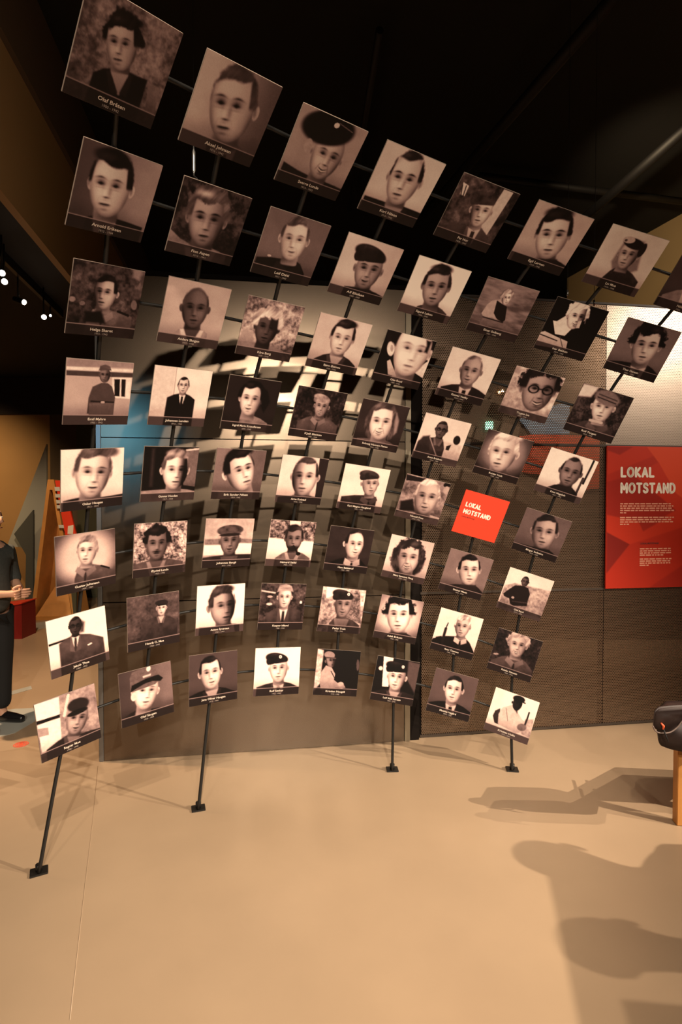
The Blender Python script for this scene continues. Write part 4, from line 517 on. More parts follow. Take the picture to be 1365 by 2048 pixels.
# two unseen lamps behind the viewer, black flaps added to shade the upper partition
for k, (lx, ly, lz, deg) in enumerate(((.85,-4.3,3.95,8.2), (2.3,-4.2,4.25,10.6))):
    e = empty('stage_lamp', (lx,ly,lz), ['black stage lamp with barn door behind the viewer, the left one','black stage lamp with barn door behind the viewer, the right one'][k], 'lamp')
    zb = -.40*math.tan(math.radians(deg))
    obj('barn_door', box((-.5,.38,zb), (.5,.40,.30), .001), M_black, e)
    obj('arm', tube_bm([Vector((0,-.12,.2)), Vector((0,.39,.25))], .01, 8), M_blackm, e)
    obj('housing', tube_bm([Vector((0,-.30,.12)), Vector((0,-.1,.03))], [.08,.10], 16), M_blackm, e)
    obj('stem', tube_bm([Vector((0,-.12,.1)), Vector((0,-.12,5.4-lz))], .012, 8), M_blackm, e)
# ---------------------------------------------------------------- partition
A0 = Vector((-1.532,3.444,0)); A1 = Vector((.478,3.743,0)); U = (A1-A0).normalized(); V = Vector((-U.y,U.x,0))
PT = 3.07
t = empty('partition_wall', A0, 'grey-brown solid display partition catching the cards\' shadows, behind the left of the rack', 'partition')
t['kind'] = 'structure'; t.name = 'wall_partition_left'
for k in ('label','category'): del t[k]
LEN = (A1-A0).length
def pframe(o, off=0):          # local x along the partition, y into it
    o.matrix_world = Matrix.Translation(A0+V*off) @ Matrix(((U.x,V.x,0,0),(U.y,V.y,0,0),(0,0,1,0),(0,0,0,1)))
pframe(t)
SEAM = [0.0, 1.01, 2.05, PT]
for k in range(3):
    for j, (xa, xb) in enumerate([(.03,LEN-.045)]):
        obj('panel', box((xa, 0, SEAM[k]+.003), (xb, .05, SEAM[k+1]-.003), .0015), M_part, t)
obj('backing', box((.02,.012,0), (LEN-.04,.048,PT)), M_dark, t)
obj('end_trim', box((0,-.004,0), (.028,.056,PT+.01), .003), mat('grey_end_trim', (.16,.15,.14), .3, .5), t)
obj('end_trim', box((LEN-.042,-.006,0), (LEN-.004,.056,PT+.01), .003), mat('bronze_trim', (.20,.155,.10), .4, .4), t)
obj('post', box((LEN,.01,0), (LEN+.065,.07,PT+.01), .002), M_dark, t)
obj('top_rail', box((-.002,-.004,PT), (LEN,.056,PT+.03), .003), M_dark, t)
# perforated sheet on the right
def perf(name, col, hole=.30, pitch=.0135, metal=.75, rough=.36):
    m = bpy.data.materials.new(name); m.use_nodes = True; n = m.node_tree.nodes; L = m.node_tree.links
    b = n['Principled BSDF']; b.inputs['Base Color'].default_value = (*col,1); b.inputs['Metallic'].default_value = metal; b.inputs['Roughness'].default_value = rough
    tc = n.new('ShaderNodeTexCoord'); sp = n.new('ShaderNodeSeparateXYZ'); L.new(tc.outputs['Object'], sp.inputs[0])
    def mth(op, a, c=None):
        k = n.new('ShaderNodeMath'); k.operation = op
        for i, q in enumerate((a, c)):
            if q is None: continue
            if isinstance(q, (int,float)): k.inputs[i].default_value = q
            else: L.new(q, k.inputs[i])
        return k.outputs[0]
    u = mth('DIVIDE', sp.outputs['X'], pitch); v = mth('DIVIDE', sp.outputs['Z'], pitch*1.732)
    ds = []
    for o_ in (0,.5):
        a = mth('SUBTRACT', mth('FRACT', mth('ADD', u, 100+o_)), .5); c = mth('MULTIPLY', mth('SUBTRACT', mth('FRACT', mth('ADD', v, 100+o_)), .5), 1.732)
        ds.append(mth('SQRT', mth('ADD', mth('MULTIPLY', a, a), mth('MULTIPLY', c, c))))
    h = mth('LESS_THAN', mth('MINIMUM', ds[0], ds[1]), hole)
    tr = n.new('ShaderNodeBsdfTransparent'); mx = n.new('ShaderNodeMixShader'); L.new(h, mx.inputs[0])
    L.new(b.outputs[0], mx.inputs[1]); L.new(tr.outputs[0], mx.inputs[2]); L.new(mx.outputs[0], n['Material Output'].inputs['Surface'])
    return m
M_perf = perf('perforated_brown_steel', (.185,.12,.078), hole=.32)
M_perf2 = perf('perforated_pale_steel', (.42,.34,.27), hole=.22)  # lit copy of the brown mesh, lamp brightness put into its paler colour
B0 = Vector((.548,3.795,0)); t2 = bpy.data.objects.new('wall_partition_right', None); COL.objects.link(t2); t2['kind'] = 'structure'
t2.matrix_world = Matrix.Translation(B0) @ Matrix(((U.x,V.x,0,0),(U.y,V.y,0,0),(0,0,1,0),(0,0,0,1)))
xs = [0.01, 1.385, 2.75, 4.1]
for k in range(3):
    for j in range(3):
        bm = bmesh.new(); x0, x1, z0, z1 = xs[j]+.002, xs[j+1]-.002, SEAM[k]+.004, SEAM[k+1]-.004
        bm_box(bm, (x0,0,z0), (x1,.002,z1))
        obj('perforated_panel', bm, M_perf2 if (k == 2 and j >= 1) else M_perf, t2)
for z in (.012, 1.01, 2.05, PT):
    obj('rail', box((0,-.008,z-.008), (4.12,.03,z+.008), .002), mat('rail_brown', (.05,.035,.025), .5, .3), t2)
for x in (.01, 1.385, 2.75, 4.1):
    obj('stud', box((x-.012,.006,0), (x+.012,.05,PT), .002), M_dark, t2)
# ---------------------------------------------------------------- red sign on the perforated wall
def seg_paint(W, H, base, polys):
    ys, xs_ = np.mgrid[0:H,0:W]; X = xs_/(W-1.); Y = ys/(H-1.); I = np.ones((H,W,3))*np.array(base)
    for pts, c in polys:
        m = poly(X, Y, pts, .006)[...,None]; I = I*(1-m)+np.array(c)*m
    return I
sx0 = (px(1198,1030,depth=4).x-B0.x)/U.x
sign = empty('sign_panel', (0,0,0), 'tall red wall panel headed LOKAL MOTSTAND in big white letters, right edge', 'sign')
SW, SH = .70, 1.035; zc = 1.53
C0 = B0+U*(1.39+.345)+V*-.022+Vector((0,0,zc))
sign.matrix_world = Matrix.Translation(C0) @ Matrix(((U.x,0,-V.x,0),(U.y,0,-V.y,0),(0,1,0,0),(0,0,0,1)))
obj('board', box((-SW/2,-SH/2,-.012), (SW/2,SH/2,0), .001), M_red, sign)
R1, R2, R3, R4, R5 = (.50,.032,.012), (.41,.024,.010), (.32,.018,.009), (.21,.013,.008), (.62,.060,.020)
rgb = seg_paint(110, 150, R1, [([(0,.0),(.3,0),(.14,.06),(0,.03)], R3), ([(.0,.2),(.55,.06),(.62,.1),(.3,.2),(.0,.5)], R2), ([(.0,.25),(.3,.2),(.8,.45),(.5,.55),(0,.48)], R3),
    ([(.45,.0),(1,0),(1,.42),(.8,.33),(.6,.12)], R5), ([(.3,.45),(.7,.5),(.42,.6)], R3), ([(0,.6),(.27,.69),(0,.9)], R4), ([(.27,.69),(1,.55),(1,1),(0,1),(0,.9)], R2), ([(.5,1),(1,.8),(1,1)], R3), ([(0,.48),(.35,.6),(.27,.69),(0,.6)], R1)])
grid_print('sign_print', rgb, SW-.004, SH-.004, M_sign, sign, .001)
def lettering(name, s, size, x, y, par, m, bold=0, align='LEFT', wid=None, z=.0022):
    me = text_mesh(s, size, align, bold, 3)
    co = np.array([v.co[:] for v in me.vertices]); sc = 1
    if wid: sc = wid/(co[:,0].max()-co[:,0].min())
    for v in me.vertices: v.co.x *= sc
    o = obj(name, me, m, par); o.location = (x, y, z); return o
def text_lines(par, x, y, wd, n, gap, last, m, name='text_block', hgt=.009):
    rnd = random.Random(int(abs(x*1000)+abs(y*1000))); bm = bmesh.new()
    for i in range(n):
        e = wd*(last if i == n-1 else rnd.uniform(.93,1)); a = 0
        while a < e:
            w_ = min(rnd.uniform(.012,.05), e-a)
            vs = [bm.verts.new((x+a+dx, y-i*gap+dy, .0022)) for dx, dy in ((0,0),(w_,0),(w_,hgt),(0,hgt))]; bm.faces.new(vs); a += w_+.007
    return obj(name, bm, m, par)
GLY = {'L':[[(0,1),(0,0),(.5,0)]],'K':[[(0,0),(0,1)],[(.52,1),(.06,.48),(.56,0)]],'A':[[(0,0),(.33,1),(.66,0)],[(.13,.3),(.53,.3)]],
 'M':[[(0,0),(0,1),(.38,.35),(.76,1),(.76,0)]],'T':[[(0,1),(.6,1)],[(.3,1),(.3,0)]],'N':[[(0,0),(0,1),(.6,0),(.6,1)]],
 'O':[[(.38+.38*math.sin(a*PI/10),.5+.5*math.cos(a*PI/10)) for a in range(21)]],
 'D':[[(0,0),(0,1),(.25,1)]+[(.25+.38*math.sin(a*PI/8),.5+.5*math.cos(a*PI/8)) for a in range(1,8)]+[(.25,0),(0,0)]],
 'S':[[(.52,.84),(.42,.97),(.26,1),(.09,.93),(.03,.76),(.10,.60),(.28,.51),(.46,.42),(.54,.26),(.47,.08),(.28,0),(.10,.04),(.0,.17)]]}
ADV = {'L':.5,'K':.56,'A':.66,'M':.76,'T':.6,'N':.6,'O':.76,'D':.63,'S':.54}
def heavy(s_, h, x, y, par, m, wid, wt=.31, z=.0024):
    """bold rounded capitals built from flat strokes"""
    bm = bmesh.new(); a = wt/2; tot = sum(ADV[q]+wt+.06 for q in s_)-.06; k = wid/tot; kh = h*(1-wt); X = 0; n_ = 0
    for q in s_:
        for pl in GLY[q]:
            P2 = [(x+(X+a+u)*k, y+h*a+v*kh) for u, v in pl]; w_ = h*wt/2; wx = k*a
            for p, r_ in zip(P2, P2[1:]):
                d = Vector((r_[0]-p[0], r_[1]-p[1])); L_ = d.length or 1; nx, ny = -d.y/L_*min(w_,wx), d.x/L_*min(w_,wx)
                bm.faces.new([bm.verts.new((px_,py_,z)) for px_,py_ in ((p[0]-nx,p[1]-ny),(r_[0]-nx,r_[1]-ny),(r_[0]+nx,r_[1]+ny),(p[0]+nx,p[1]+ny))])
            for p in P2:
                bm.faces.new([bm.verts.new((p[0]+math.cos(t_*PI/5)*min(w_,wx), p[1]+math.sin(t_*PI/5)*min(w_,wx), z+.00002)) for t_ in range(10)])
        X += ADV[q]+wt+.06
    return obj('lettering', bm, m, par)
heavy('LOKAL', .088, -.243, .285, sign, M_ivory, .272); heavy('MOTSTAND', .092, -.243, .168, sign, M_ivory, .445)
M_txt = mat('pale_red_print', (.72,.30,.19), .6); M_txd = mat('dark_red_print', (.10,.012,.008), .6)
text_lines(sign, -.243, .095, .44, 5, .0165, .11, M_txt)
text_lines(sign, -.243, -.005, .44, 4, .0165, .17, M_txt)
text_lines(sign, -.082, -.235, .265, 4, .0155, .72, M_txt); text_lines(sign, -.082, -.31, .265, 4, .0155, .28, M_txt)
lettering('lettering', 'LOKAL MOTSTAND', .017, -.078, -.197, sign, M_txd, .0006)
# ---------------------------------------------------------------- portrait rack
SEPIA = np.array([[0,.004,.0025,.002],[.12,.015,.008,.007],[.3,.080,.045,.040],[.5,.26,.158,.140],[.7,.49,.325,.270],[.88,.66,.50,.415],[1,.77,.63,.52]])
def sepia(g, r, c):
    g = np.clip(.5+(g-.5)*1.2, 0, 1)
    return np.stack([np.interp(g, SEPIA[:,0], SEPIA[:,k]) for k in (1,2,3)], -1)
NAMES = ["Olaf Bråten","Aksel Johnsen","Sverre Lunde","Karl Nilsen","Per Hov","Egil Larsen","Liv Moe","Nils Vik",
 "Arnold Eriksen","Finn Aspen","Leif Dahl","Alf Ellefsen","Sigurd Løken","Einar Solberg","Ivar Bakken","Thor Hansen",
 "Helge Skaret","Anders Skogen","Kåre Berg","Bjørn Østmoe","Olav Ruud","Gunnar Vestby","Trygve Lie","Rolf Tangen",
 "Emil Myhre","Johannes Lunden","Ingrid Marie Kristoffersen","Kjell Sletten","Solveig Hansen Flaten","Arne Bråthen","Reidar Holt","Knut Hagebak",
 "Oskar Haugen","Gunnar Hovdan","Erik Sander Nilsen","Arne Kolstad","Karl Magne Haugland","Harald Foss","","Birger Solheim",
 "Gustav Johansen","Øyvind Lunde","Johannes Bergli","Halvard Sælid","Hans Bakkerud","Mary Synnøve Haug","Steinar Moen","Odd Ruud",
 "Jakob Thue","Henrik O. Moe","Anton Syversen","Kasper Idland","Peder Tveit","Aslak Eriksen","Roar Thorsen","Reidar Hansen",
 "Ragnar Moe","Olaf Skogen","Jens Oliver Haugen","Rolf Sæther","Kristian Haugsli","Leif Aas Larsen","Mathias Nygård","Kristian Helle"]
CW, CH, CT = .27, .267, .006
rack = empty('portrait_rack', (0,2.6,0), 'curved black steel rod rack on four feet holding all the portrait cards', 'rack')
def rel(o): o.matrix_parent_inverse = Matrix.Translation(-rack.location); return o
def P(r, c, back=.0):
    ctr, ax, ay = (Vector(v) for v in CARD_POSE[(r,c)]); n = ay.cross(ax).normalized()   # towards the viewer
    return ctr-n*back
def smooth(pts, n=6):
    out = []
    for i in range(len(pts)-1):
        p0, p1, p2, p3 = pts[max(i-1,0)], pts[i], pts[i+1], pts[min(i+2,len(pts)-1)]
        for k in range(n):
            t_ = k/n; out.append(.5*((2*p1)+(p2-p0)*t_+(2*p0-5*p1+4*p2-p3)*t_*t_+(3*p1-p0-3*p2+p3)*t_**3))
    return out+[pts[-1]]
FEET = {1:(78,1745), 3:(397,1618), 6:(785,1540), 8:(1025,1540)}
for c in range(1,9):
    pts = [P(r,c,.028) for r in range(1,9)]
    pts = [pts[0]+(pts[0]-pts[1])*.2]+pts
    if c in FEET:
        f = px(*FEET[c], z=.012); pts += [pts[-1]*.5+f*.5, f]
    else: pts += [pts[-1]+(pts[-1]-pts[-2])*.25]
    rel(obj('upright_rod', tube_bm(smooth(pts), .0085, 12), M_blackm, rack))
    if c in FEET:
        f = px(*FEET[c], z=0); bm = bmesh.new()
        Mz = Matrix.Translation(f) @ Matrix.Rotation(math.radians({1:28,3:18,6:3,8:-8}[c]), 4, 'Z')
        bm_box(bm, (-.036,-.030,.0005), (.036,.030,.009), Mz, .0015)
        fp = rel(obj('foot_plate', bm, mat('foot_steel_%d' % c, (.02,.018,.016), .35, .5), rack))
        rel(obj('socket', tube_bm([f+Vector((0,0,.006)), f+Vector((0,0,.038))], .0145, 14), M_blackm, rack))
        for sx in (-1,1):
            q = Mz @ Vector((sx*.024,-.012,.009)); b_ = obj('bolt', tube_bm([q, q+Vector((0,0,.007))], .0075, 6), M_steel, fp); b_.matrix_parent_inverse = Matrix.Identity(4)
            b_.matrix_parent_inverse = Matrix.Translation(-rack.location)
for r in range(1,9):
    pts = [P(r,c,.044) for c in range(1,9)]
    if r == 1: pts = pts+[pts[-1]+(pts[-1]-pts[-2])*.4]
    rel(obj('crossbar', tube_bm(smooth(pts), .0068, 10), M_blackm, rack))
bm = bmesh.new()
for r in range(1,9):
    for c in range(1,9):
        p = P(r,c,.0365); q, a, d = P(r,c), *(Vector(v) for v in CARD_POSE[(r,c)][1:])
        Mr = Matrix.Translation(p) @ Matrix((a, -d, -a.cross(d))).transposed().to_4x4()
        bm_box(bm, (-.018,-.014,-.014), (.018,.014,.0105), Mr)
rel(obj('clamp', bm, M_blackm, rack, kind='stuff'))
for nm, a, lab in (('hanger_wire',(388,352),'thin hanging wire with bright turnbuckle between the second cards of the top rows'), ('hanger_wire',(1136,592),'thin ceiling wire reaching the seventh card of second row'), ('hanger_wire',(1189,612),'thin ceiling wire, rightmost one, under the flower cap portrait')):
    y_ = {388:2.12, 1136:2.86, 1189:2.88}[a[0]]; p = px(*a, depth=y_)
    e = empty(nm, p, lab, 'wire'); top = Vector((p.x,p.y,5.42))-p
    obj('wire', tube_bm([Vector((0,0,0)), top], .0012, 6), M_black, e)
    if a[0] == 388:
        obj('turnbuckle', tube_bm([Vector((0,0,.0)), Vector((0,0,.012)), Vector((0,0,.02)), Vector((0,0,.09)), Vector((0,0,.10)), Vector((0,0,.12))], [.003,.003,.007,.007,.003,.002], 10), M_steel, e)
        obj('hook', tube_bm([Vector((0,0,0)), Vector((.012,0,-.01)), Vector((.016,0,-.03)), Vector((.004,0,-.05))], .003, 8), M_blackm, e)
    else: obj('ferrule', tube_bm([Vector((0,0,0)), Vector((0,0,.03))], .005, 8), M_steel, e)
# ---------------------------------------------------------------- portrait cards
card_me = None
for r in range(1,9):
    for c in range(1,9):
        ctr, ax, ay = (Vector(v) for v in CARD_POSE[(r,c)]); n = (-ax.cross(ay)).normalized(); ax = ax.normalized(); up = n.cross(ax)
        red = (r,c) == (5,7); S = PORTRAITS.get((r,c))
        e = bpy.data.objects.new('title_card' if red else 'portrait_card', None); COL.objects.link(e); e.empty_display_size = .05
        e.matrix_world = Matrix((ax, up, n)).transposed().to_4x4(); e.location = ctr
        e['label'] = 'small plain red card reading LOKAL MOTSTAND among the portraits' if red else S['label']
        e['category'] = 'card' if red else 'portrait'
        if not red: e['group'] = 'portrait prints on the curved rack'
        if red:
            obj('board', box((-CW/2,-CH/2,-CT), (CW/2,CH/2,0), .0006), M_redc, e)
            heavy('LOKAL', .034, -.108, .034, e, M_ivory, .096, z=.0006)
            heavy('MOTSTAND', .034, -.108, -.010, e, M_ivory, .168, z=.0006)
            lettering('lettering', 'LOKAL MOTSTAND', .010, -.106, -.030, e, M_txd, .0002, wid=.078, z=.0006)
            continue
        if card_me is None:
            o = obj('board', box((-CW/2,-CH/2,-CT), (CW/2,CH/2,-.0002), .0006), M_edge, e); card_me = o.data
        else: obj('board', card_me, None, e)
        N = 112 if r <= 2 else 92 if r <= 4 else 84
        g = portrait(S, N)
        grid_print('portrait_print', sepia(g, r, c), CW-.001, CH-.001, M_print, e, .0003)
        nm = NAMES[(r-1)*8+c-1]
        lettering('caption', nm, .0145, 0, -.1135, e, M_cap, .0002, 'CENTER', wid=min(.0074*len(nm), .15), z=.0008)
        yr = random.Random(r*31+c); lettering('caption_dates', '%d - %d' % (yr.randint(1898,1923), yr.randint(1941,1945)), .0105, 0, -.1275, e, M_capd, .0001, 'CENTER', wid=.05, z=.0008)
# ---------------------------------------------------------------- left background
t = empty('plywood_display', px(108,1240,z=0), 'tall orange plywood A-frame display with a triangular opening, left background', 'display stand')
def LP(x, y, z): return Vector((x,y,z))
W2, HH, TH, DP = .32, 1.93, .045, .42
def tri_ring(par):
    bm = bmesh.new()
    o_ = [(-W2,0),(W2-.0,0),(.02,HH),(-.06,HH)]; i_ = [(-W2+.06,.05),(W2-.075,.05),(.0,HH-.14),(-.035,HH-.14)]
    vf = [[bm.verts.new((x,y,z)) for x,z in L_] for L_, y in ((o_,0),(i_,0),(o_,DP),(i_,DP))]
    for k in range(4):
        j = (k+1)%4
        bm.faces.new((vf[0][k],vf[0][j],vf[1][j],vf[1][k])); bm.faces.new((vf[2][j],vf[2][k],vf[3][k],vf[3][j]))
        bm.faces.new((vf[0][j],vf[0][k],vf[2][k],vf[2][j])); bm.faces.new((vf[1][k],vf[1][j],vf[3][j],vf[3][k]))
    bmesh.ops.recalc_face_normals(bm, faces=bm.faces); return bm
t.rotation_euler = (0,0,math.radians(4))
obj('frame', tri_ring(t), M_ply, t)
obj('back_panel', prism([Vector((-W2+.02,DP-.03,.02)), Vector((W2-.03,DP-.03,.02)), Vector((.0,DP-.03,HH-.06)), Vector((-.04,DP-.03,HH-.06))], (0,.02,0)), M_plydark, t)
obj('sloping_shelf', prism([Vector((-W2+.07,.02,.05)), Vector((W2-.09,.02,.05)), Vector((.0,DP-.05,.62))], (0,.015,-.01)), M_ply, t)
# poster leaning on the right face of the frame
t = empty('poster_board', px(128,1160,z=.0)+Vector((.1,.3,0)), 'red and white poster board leaning behind the plywood A-frame', 'poster')
q0 = px(110,961,depth=7.50); q1 = px(125,961,depth=7.50); q2 = px(153,1072,depth=7.50); q3 = px(152,1236,depth=7.50); q4 = px(148,1236,depth=7.50); q3.z = q4.z = .002; qq = px(131,1072,depth=7.50)
o = obj('board', prism([q0,q1,q2,qq], (0,.03,0)), mat('poster_red', (.80,.05,.015), .5), t); o.matrix_parent_inverse = Matrix.Translation(-t.location)
o = obj('stand', prism([qq, q2, q3, q4], (0,.03,0)), M_olive, t); o.matrix_parent_inverse = Matrix.Translation(-t.location)
for (x0,x1,y0,y1) in ((109,119,974,982),(110,122,988,995),(112,124,1000,1007),(113,124,1010,1017),(117,127,1050,1056)):
    o = obj('white_text_bar', prism([px(x0,y0,depth=7.494),px(x1,y0,depth=7.494),px(x1+1,y1,depth=7.494),px(x0+1,y1,depth=7.494)], (0,.004,0)), M_white, t); o.matrix_parent_inverse = Matrix.Translation(-t.location)
o = obj('pale_picture', prism([px(136,1052,depth=7.494),px(147,1050,depth=7.494),px(146,1068,depth=7.494),px(135,1068,depth=7.494)], (0,.004,0)), M_ivory, t); o.matrix_parent_inverse = Matrix.Translation(-t.location)
# white sail shaped board
b = [px(93,888,depth=8.6), px(14,1092,depth=8.6), px(52,1096,depth=8.6), px(64,1232,depth=8.6), px(94,1232,depth=8.6)]
for q in b[3:]: q.z = 0.0
obj('screen_board', prism(b, (0,.04,0)), mat('pale_grey_screen', (.42,.41,.36), .7), label='tall pale grey pointed board standing behind the plywood A-frame', category='board')
b = [px(66,1020,depth=8.45), px(28,1068,depth=8.45), px(52,1110,depth=8.45), px(50,1232,depth=8.45), px(66,1232,depth=8.45)]
for q in b[3:]: q.z = 0.0
obj('screen_board', prism(b, (0,.04,0)), mat('dark_grey_screen', (.10,.10,.085), .7), label='dark grey angular board in front of the pale pointed one', category='board')
# red bench
b0 = px(10,1280,z=0); b1 = px(44,1278,z=0); hz = .42
bm = prism([b0+Vector((-.5,0,0)), b1, b1+Vector((0,0,hz)), b0+Vector((-.5,0,hz-.12))], (0,.30,0))
t = empty('bench', b0, 'dark red faceted block bench in front of the plywood A-frame', 'bench')
o = obj('body', bm, M_reddark, t); o.matrix_parent_inverse = Matrix.Translation(-b0)
o = obj('top', prism([b0+Vector((-.5,-.01,hz-.12)), b1+Vector((.005,-.01,hz)), b1+Vector((.005,.31,hz)), b0+Vector((-.5,.31,hz-.08))], (0,0,.012)), M_red, t); o.matrix_parent_inverse = Matrix.Translation(-b0)
# floor dot
t = empty('floor_sticker', px(42,1489,z=0), 'small round orange-red dotted sticker on the floor at the left', 'sticker')
for k, rr in enumerate((.016,.026,.036,.046)):
    bm = bmesh.new(); n_ = 40; a = [bm.verts.new((math.cos(2*PI*i/n_)*rr, math.sin(2*PI*i/n_)*rr, .0015)) for i in range(n_)]; rin = rr-(.016 if k == 0 else .005)
    if k == 0: bm.faces.new(a)
    else:
        b = [bm.verts.new((math.cos(2*PI*i/n_)*rin, math.sin(2*PI*i/n_)*rin, .0015)) for i in range(n_)]
        for i in range(n_): bm.faces.new((a[i], a[(i+1)%n_], b[(i+1)%n_], b[i]))
    obj('disc' if k == 0 else 'ring', bm, mat('sticker_red_%d' % k, (.75,.07,.03), .5), t)
# track lights under the low ceiling
M_glow = mat('lamp_glow', (1,.8,.6), .5, emit=(1,.86,.68), power=22)
tr0, tr1 = NX*2.0+DX*3.0+Vector((0,0,3.62)), NX*2.0+DX*6.4+Vector((0,0,3.62))
bm = prism([tr0+NX*-.018, tr1+NX*-.018, tr1+NX*.018, tr0+NX*.018], (0,0,.08)); obj('light_track', bm, M_blackm, label='black lighting track under the low left ceiling', category='track')
for (x, y, d) in ((4,546,4.25),(9,563,4.4),(47,604,4.9),(88,634,5.3),(101,631,5.6)):
    p = px(x, y, depth=d); big = x != 101
    e = empty('track_spotlight', p, {4:'lit track spotlight cut by the left edge, highest of the left row',9:'round bright track spotlight at the left edge',47:'small tilted track spotlight, middle of the left row',88:'brightest track spotlight with a wide glow, right end of the left row',101:'tiny dim track spotlight beside the brightest one'}[x], 'lamp')
    aim = (Vector((0,.3,1.2))-Vector((p.x,p.y,p.z))).normalized() if x != 47 else Vector((.9,-.2,-.35)).normalized()
    rr = .020 if big else .010
    obj('lamp_housing', tube_bm([-aim*.11, -aim*.10, Vector((0,0,0)), aim*.006], [rr*.7,rr*1.1,rr*1.25,rr*1.25], 16), M_blackm, e)
    obj('lens', tube_bm([aim*.006, aim*.010], rr*1.1, 20), M_glow, e)
    obj('stem', tube_bm([-aim*.06, Vector((-aim.x*.06,-aim.y*.06,3.70-p.z))], .008, 8), M_blackm, e)
# behind the perforated wall
slab('wall_behind', (1.2,6.46), (5.2,6.46), 0, 3.05, .05, M_brown)
def billboard(name, pts, depth, m, lab, cat, th=.03):
    return obj(name, prism([px(x,y,depth=depth) for x,y in pts], (0,th,0)), m, label=lab, category=cat)
billboard('banner', [(1040,872),(1080,868),(1215,872),(1215,975),(1120,985),(1085,950),(1045,945)], 6.42, mat('banner_red', (.75,.09,.03), .6), 'blurred red banner glimpsed through the perforated wall beside the sign', 'banner')
billboard('light_box', [(1040,838),(1095,812),(1140,806),(1140,868),(1065,868)], 6.42, mat('blue_screen', (.1,.16,.22), .5, emit=(.5,.62,.72), power=.26), 'small blue lit screen seen through perforated wall above the red banner', 'screen')
e = obj('exit_sign', prism([px(973,843,depth=6.41),px(987,843,depth=6.41),px(987,858,depth=6.41),px(973,858,depth=6.41)], (0,.04,0)), mat('exit_green', (.2,.8,.5), .5, emit=(.35,1,.62), power=6), label='small glowing green and white exit light seen through the perforated wall', category='lamp')
for i, (x, y, lab) in enumerate(((999,785,'left of two tiny orange lamps seen through the mesh'), (1006,782,'right of two tiny orange lamps seen through the mesh'))):
    p = px(x,y,depth=6.44); bm = bmesh.new(); bmesh.ops.create_uvsphere(bm, u_segments=12, v_segments=8, radius=.016)
    o = obj('pendant_lamp', bm, mat('orange_glow_%d' % i, (1,.6,.3), .5, emit=(1,.55,.25), power=18), label=lab, category='lamp'); o.location = p
# ---------------------------------------------------------------- right edge: stool with a bag
sb = px(1355,1652,z=0); st = empty('plinth', sb, 'orange wooden leg of a stand at the right edge under the bag', 'stand')
Mz = Matrix.Rotation(math.radians(-6), 4, 'Z')
bm = bmesh.new(); bm_box(bm, (0,0,0), (.05,.05,.42), Mz, .003); obj('leg', bm, M_ply, st)
bm = bmesh.new(); bm_box(bm, (.42,0,0), (.47,.05,.42), Mz, .003); obj('leg', bm, M_ply, st)
bm = bmesh.new(); bm_box(bm, (.40,.30,0), (.45,.35,.42), Mz, .003); obj('leg', bm, M_ply, st)
bm = bmesh.new(); bm_box(bm, (.80,.30,0), (.85,.35,.42), Mz, .003); obj('leg', bm, M_ply, st)
bm = prism([Mz @ Vector(q) for q in ((0,0,.42),(.47,0,.42),(.85,.35,.42),(.40,.35,.42))], (0,0,.03)); obj('seat', bm, M_ply, st)
# bag hangs over the front corner of the stand
def rounded(pts, n=5):
    # corner-rounded outline
    out = []
    L_ = len(pts)
    for i in range(L_):
        a, b, c = (Vector(pts[(i+k)%L_]) for k in (-1,0,1))
        p = b+(a-b)*.28; q = b+(c-b)*.28
        for k in range(n+1):
            t_ = k/n; out.append((1-t_)**2*p+2*t_*(1-t_)*b+t_*t_*q)
    return out
bd = sb.y-.165
bag = empty('shoulder_bag', px(1375,1500,depth=bd), 'dark brown shoulder bag with flap and taupe piping on the stand at the right edge', 'bag')
iv = Matrix.Translation(-bag.location)
def bagpoly(name, pts, d0, th, m, bev=.008):
    P3 = rounded([px(x,y,depth=bd+d0) for x,y in pts]); bm = prism(P3, (th*.60,th,0))
    es = [e_ for e_ in bm.edges if len(e_.link_faces) == 2 and e_.calc_face_angle(0) > 1.0]
    bmesh.ops.bevel(bm, geom=es, offset=bev, segments=3, affect='EDGES')
    for f in bm.faces: f.smooth = True
    o = obj(name, bm, m, bag); o.matrix_parent_inverse = iv; return o
bagpoly('body', [(1312,1440),(1318,1492),(1345,1502),(1440,1520),(1452,1425),(1330,1416)], .02, .12, M_bag, .012)
bagpoly('flap', [(1309,1424),(1306,1455),(1322,1466),(1345,1464),(1375,1440),(1440,1425),(1440,1408),(1320,1414)], .0, .03, M_bag)
pp = smooth([px(x,y,depth=bd-.003) for x,y in ((1307,1452),(1312,1462),(1322,1466),(1340,1465),(1355,1455),(1368,1440),(1390,1430))])
o = obj('piping', tube_bm(pp, .0035, 8), M_bagedge, bag); o.matrix_parent_inverse = iv
o = obj('zip_pull', tube_bm([px(1323,1446,depth=bd-.01), px(1328,1452,depth=bd-.01), px(1327,1459,depth=bd-.01)], [.003,.006,.004], 8), mat('orange_cord', (.7,.10,.03), .5), bag); o.matrix_parent_inverse = iv
o = obj('tassel', tube_bm([px(1328,1458,depth=bd-.01), px(1333,1472,depth=bd-.01), px(1338,1484,depth=bd-.01)], [.003,.0035,.002], 8), M_black, bag); o.matrix_parent_inverse = iv
for dx_ in (.03,.10):
    o = obj('strap', tube_bm(smooth([px(1372,1416,depth=bd+.05)+Vector((dx_,0,0)), Vector((sb.x+.06+dx_,sb.y-.05,.50)), Vector((sb.x+.08+dx_,sb.y+.04,.456)), Vector((sb.x+.12+dx_,sb.y+.16,.456))]), .006, 8), M_bag, bag); o.matrix_parent_inverse = iv
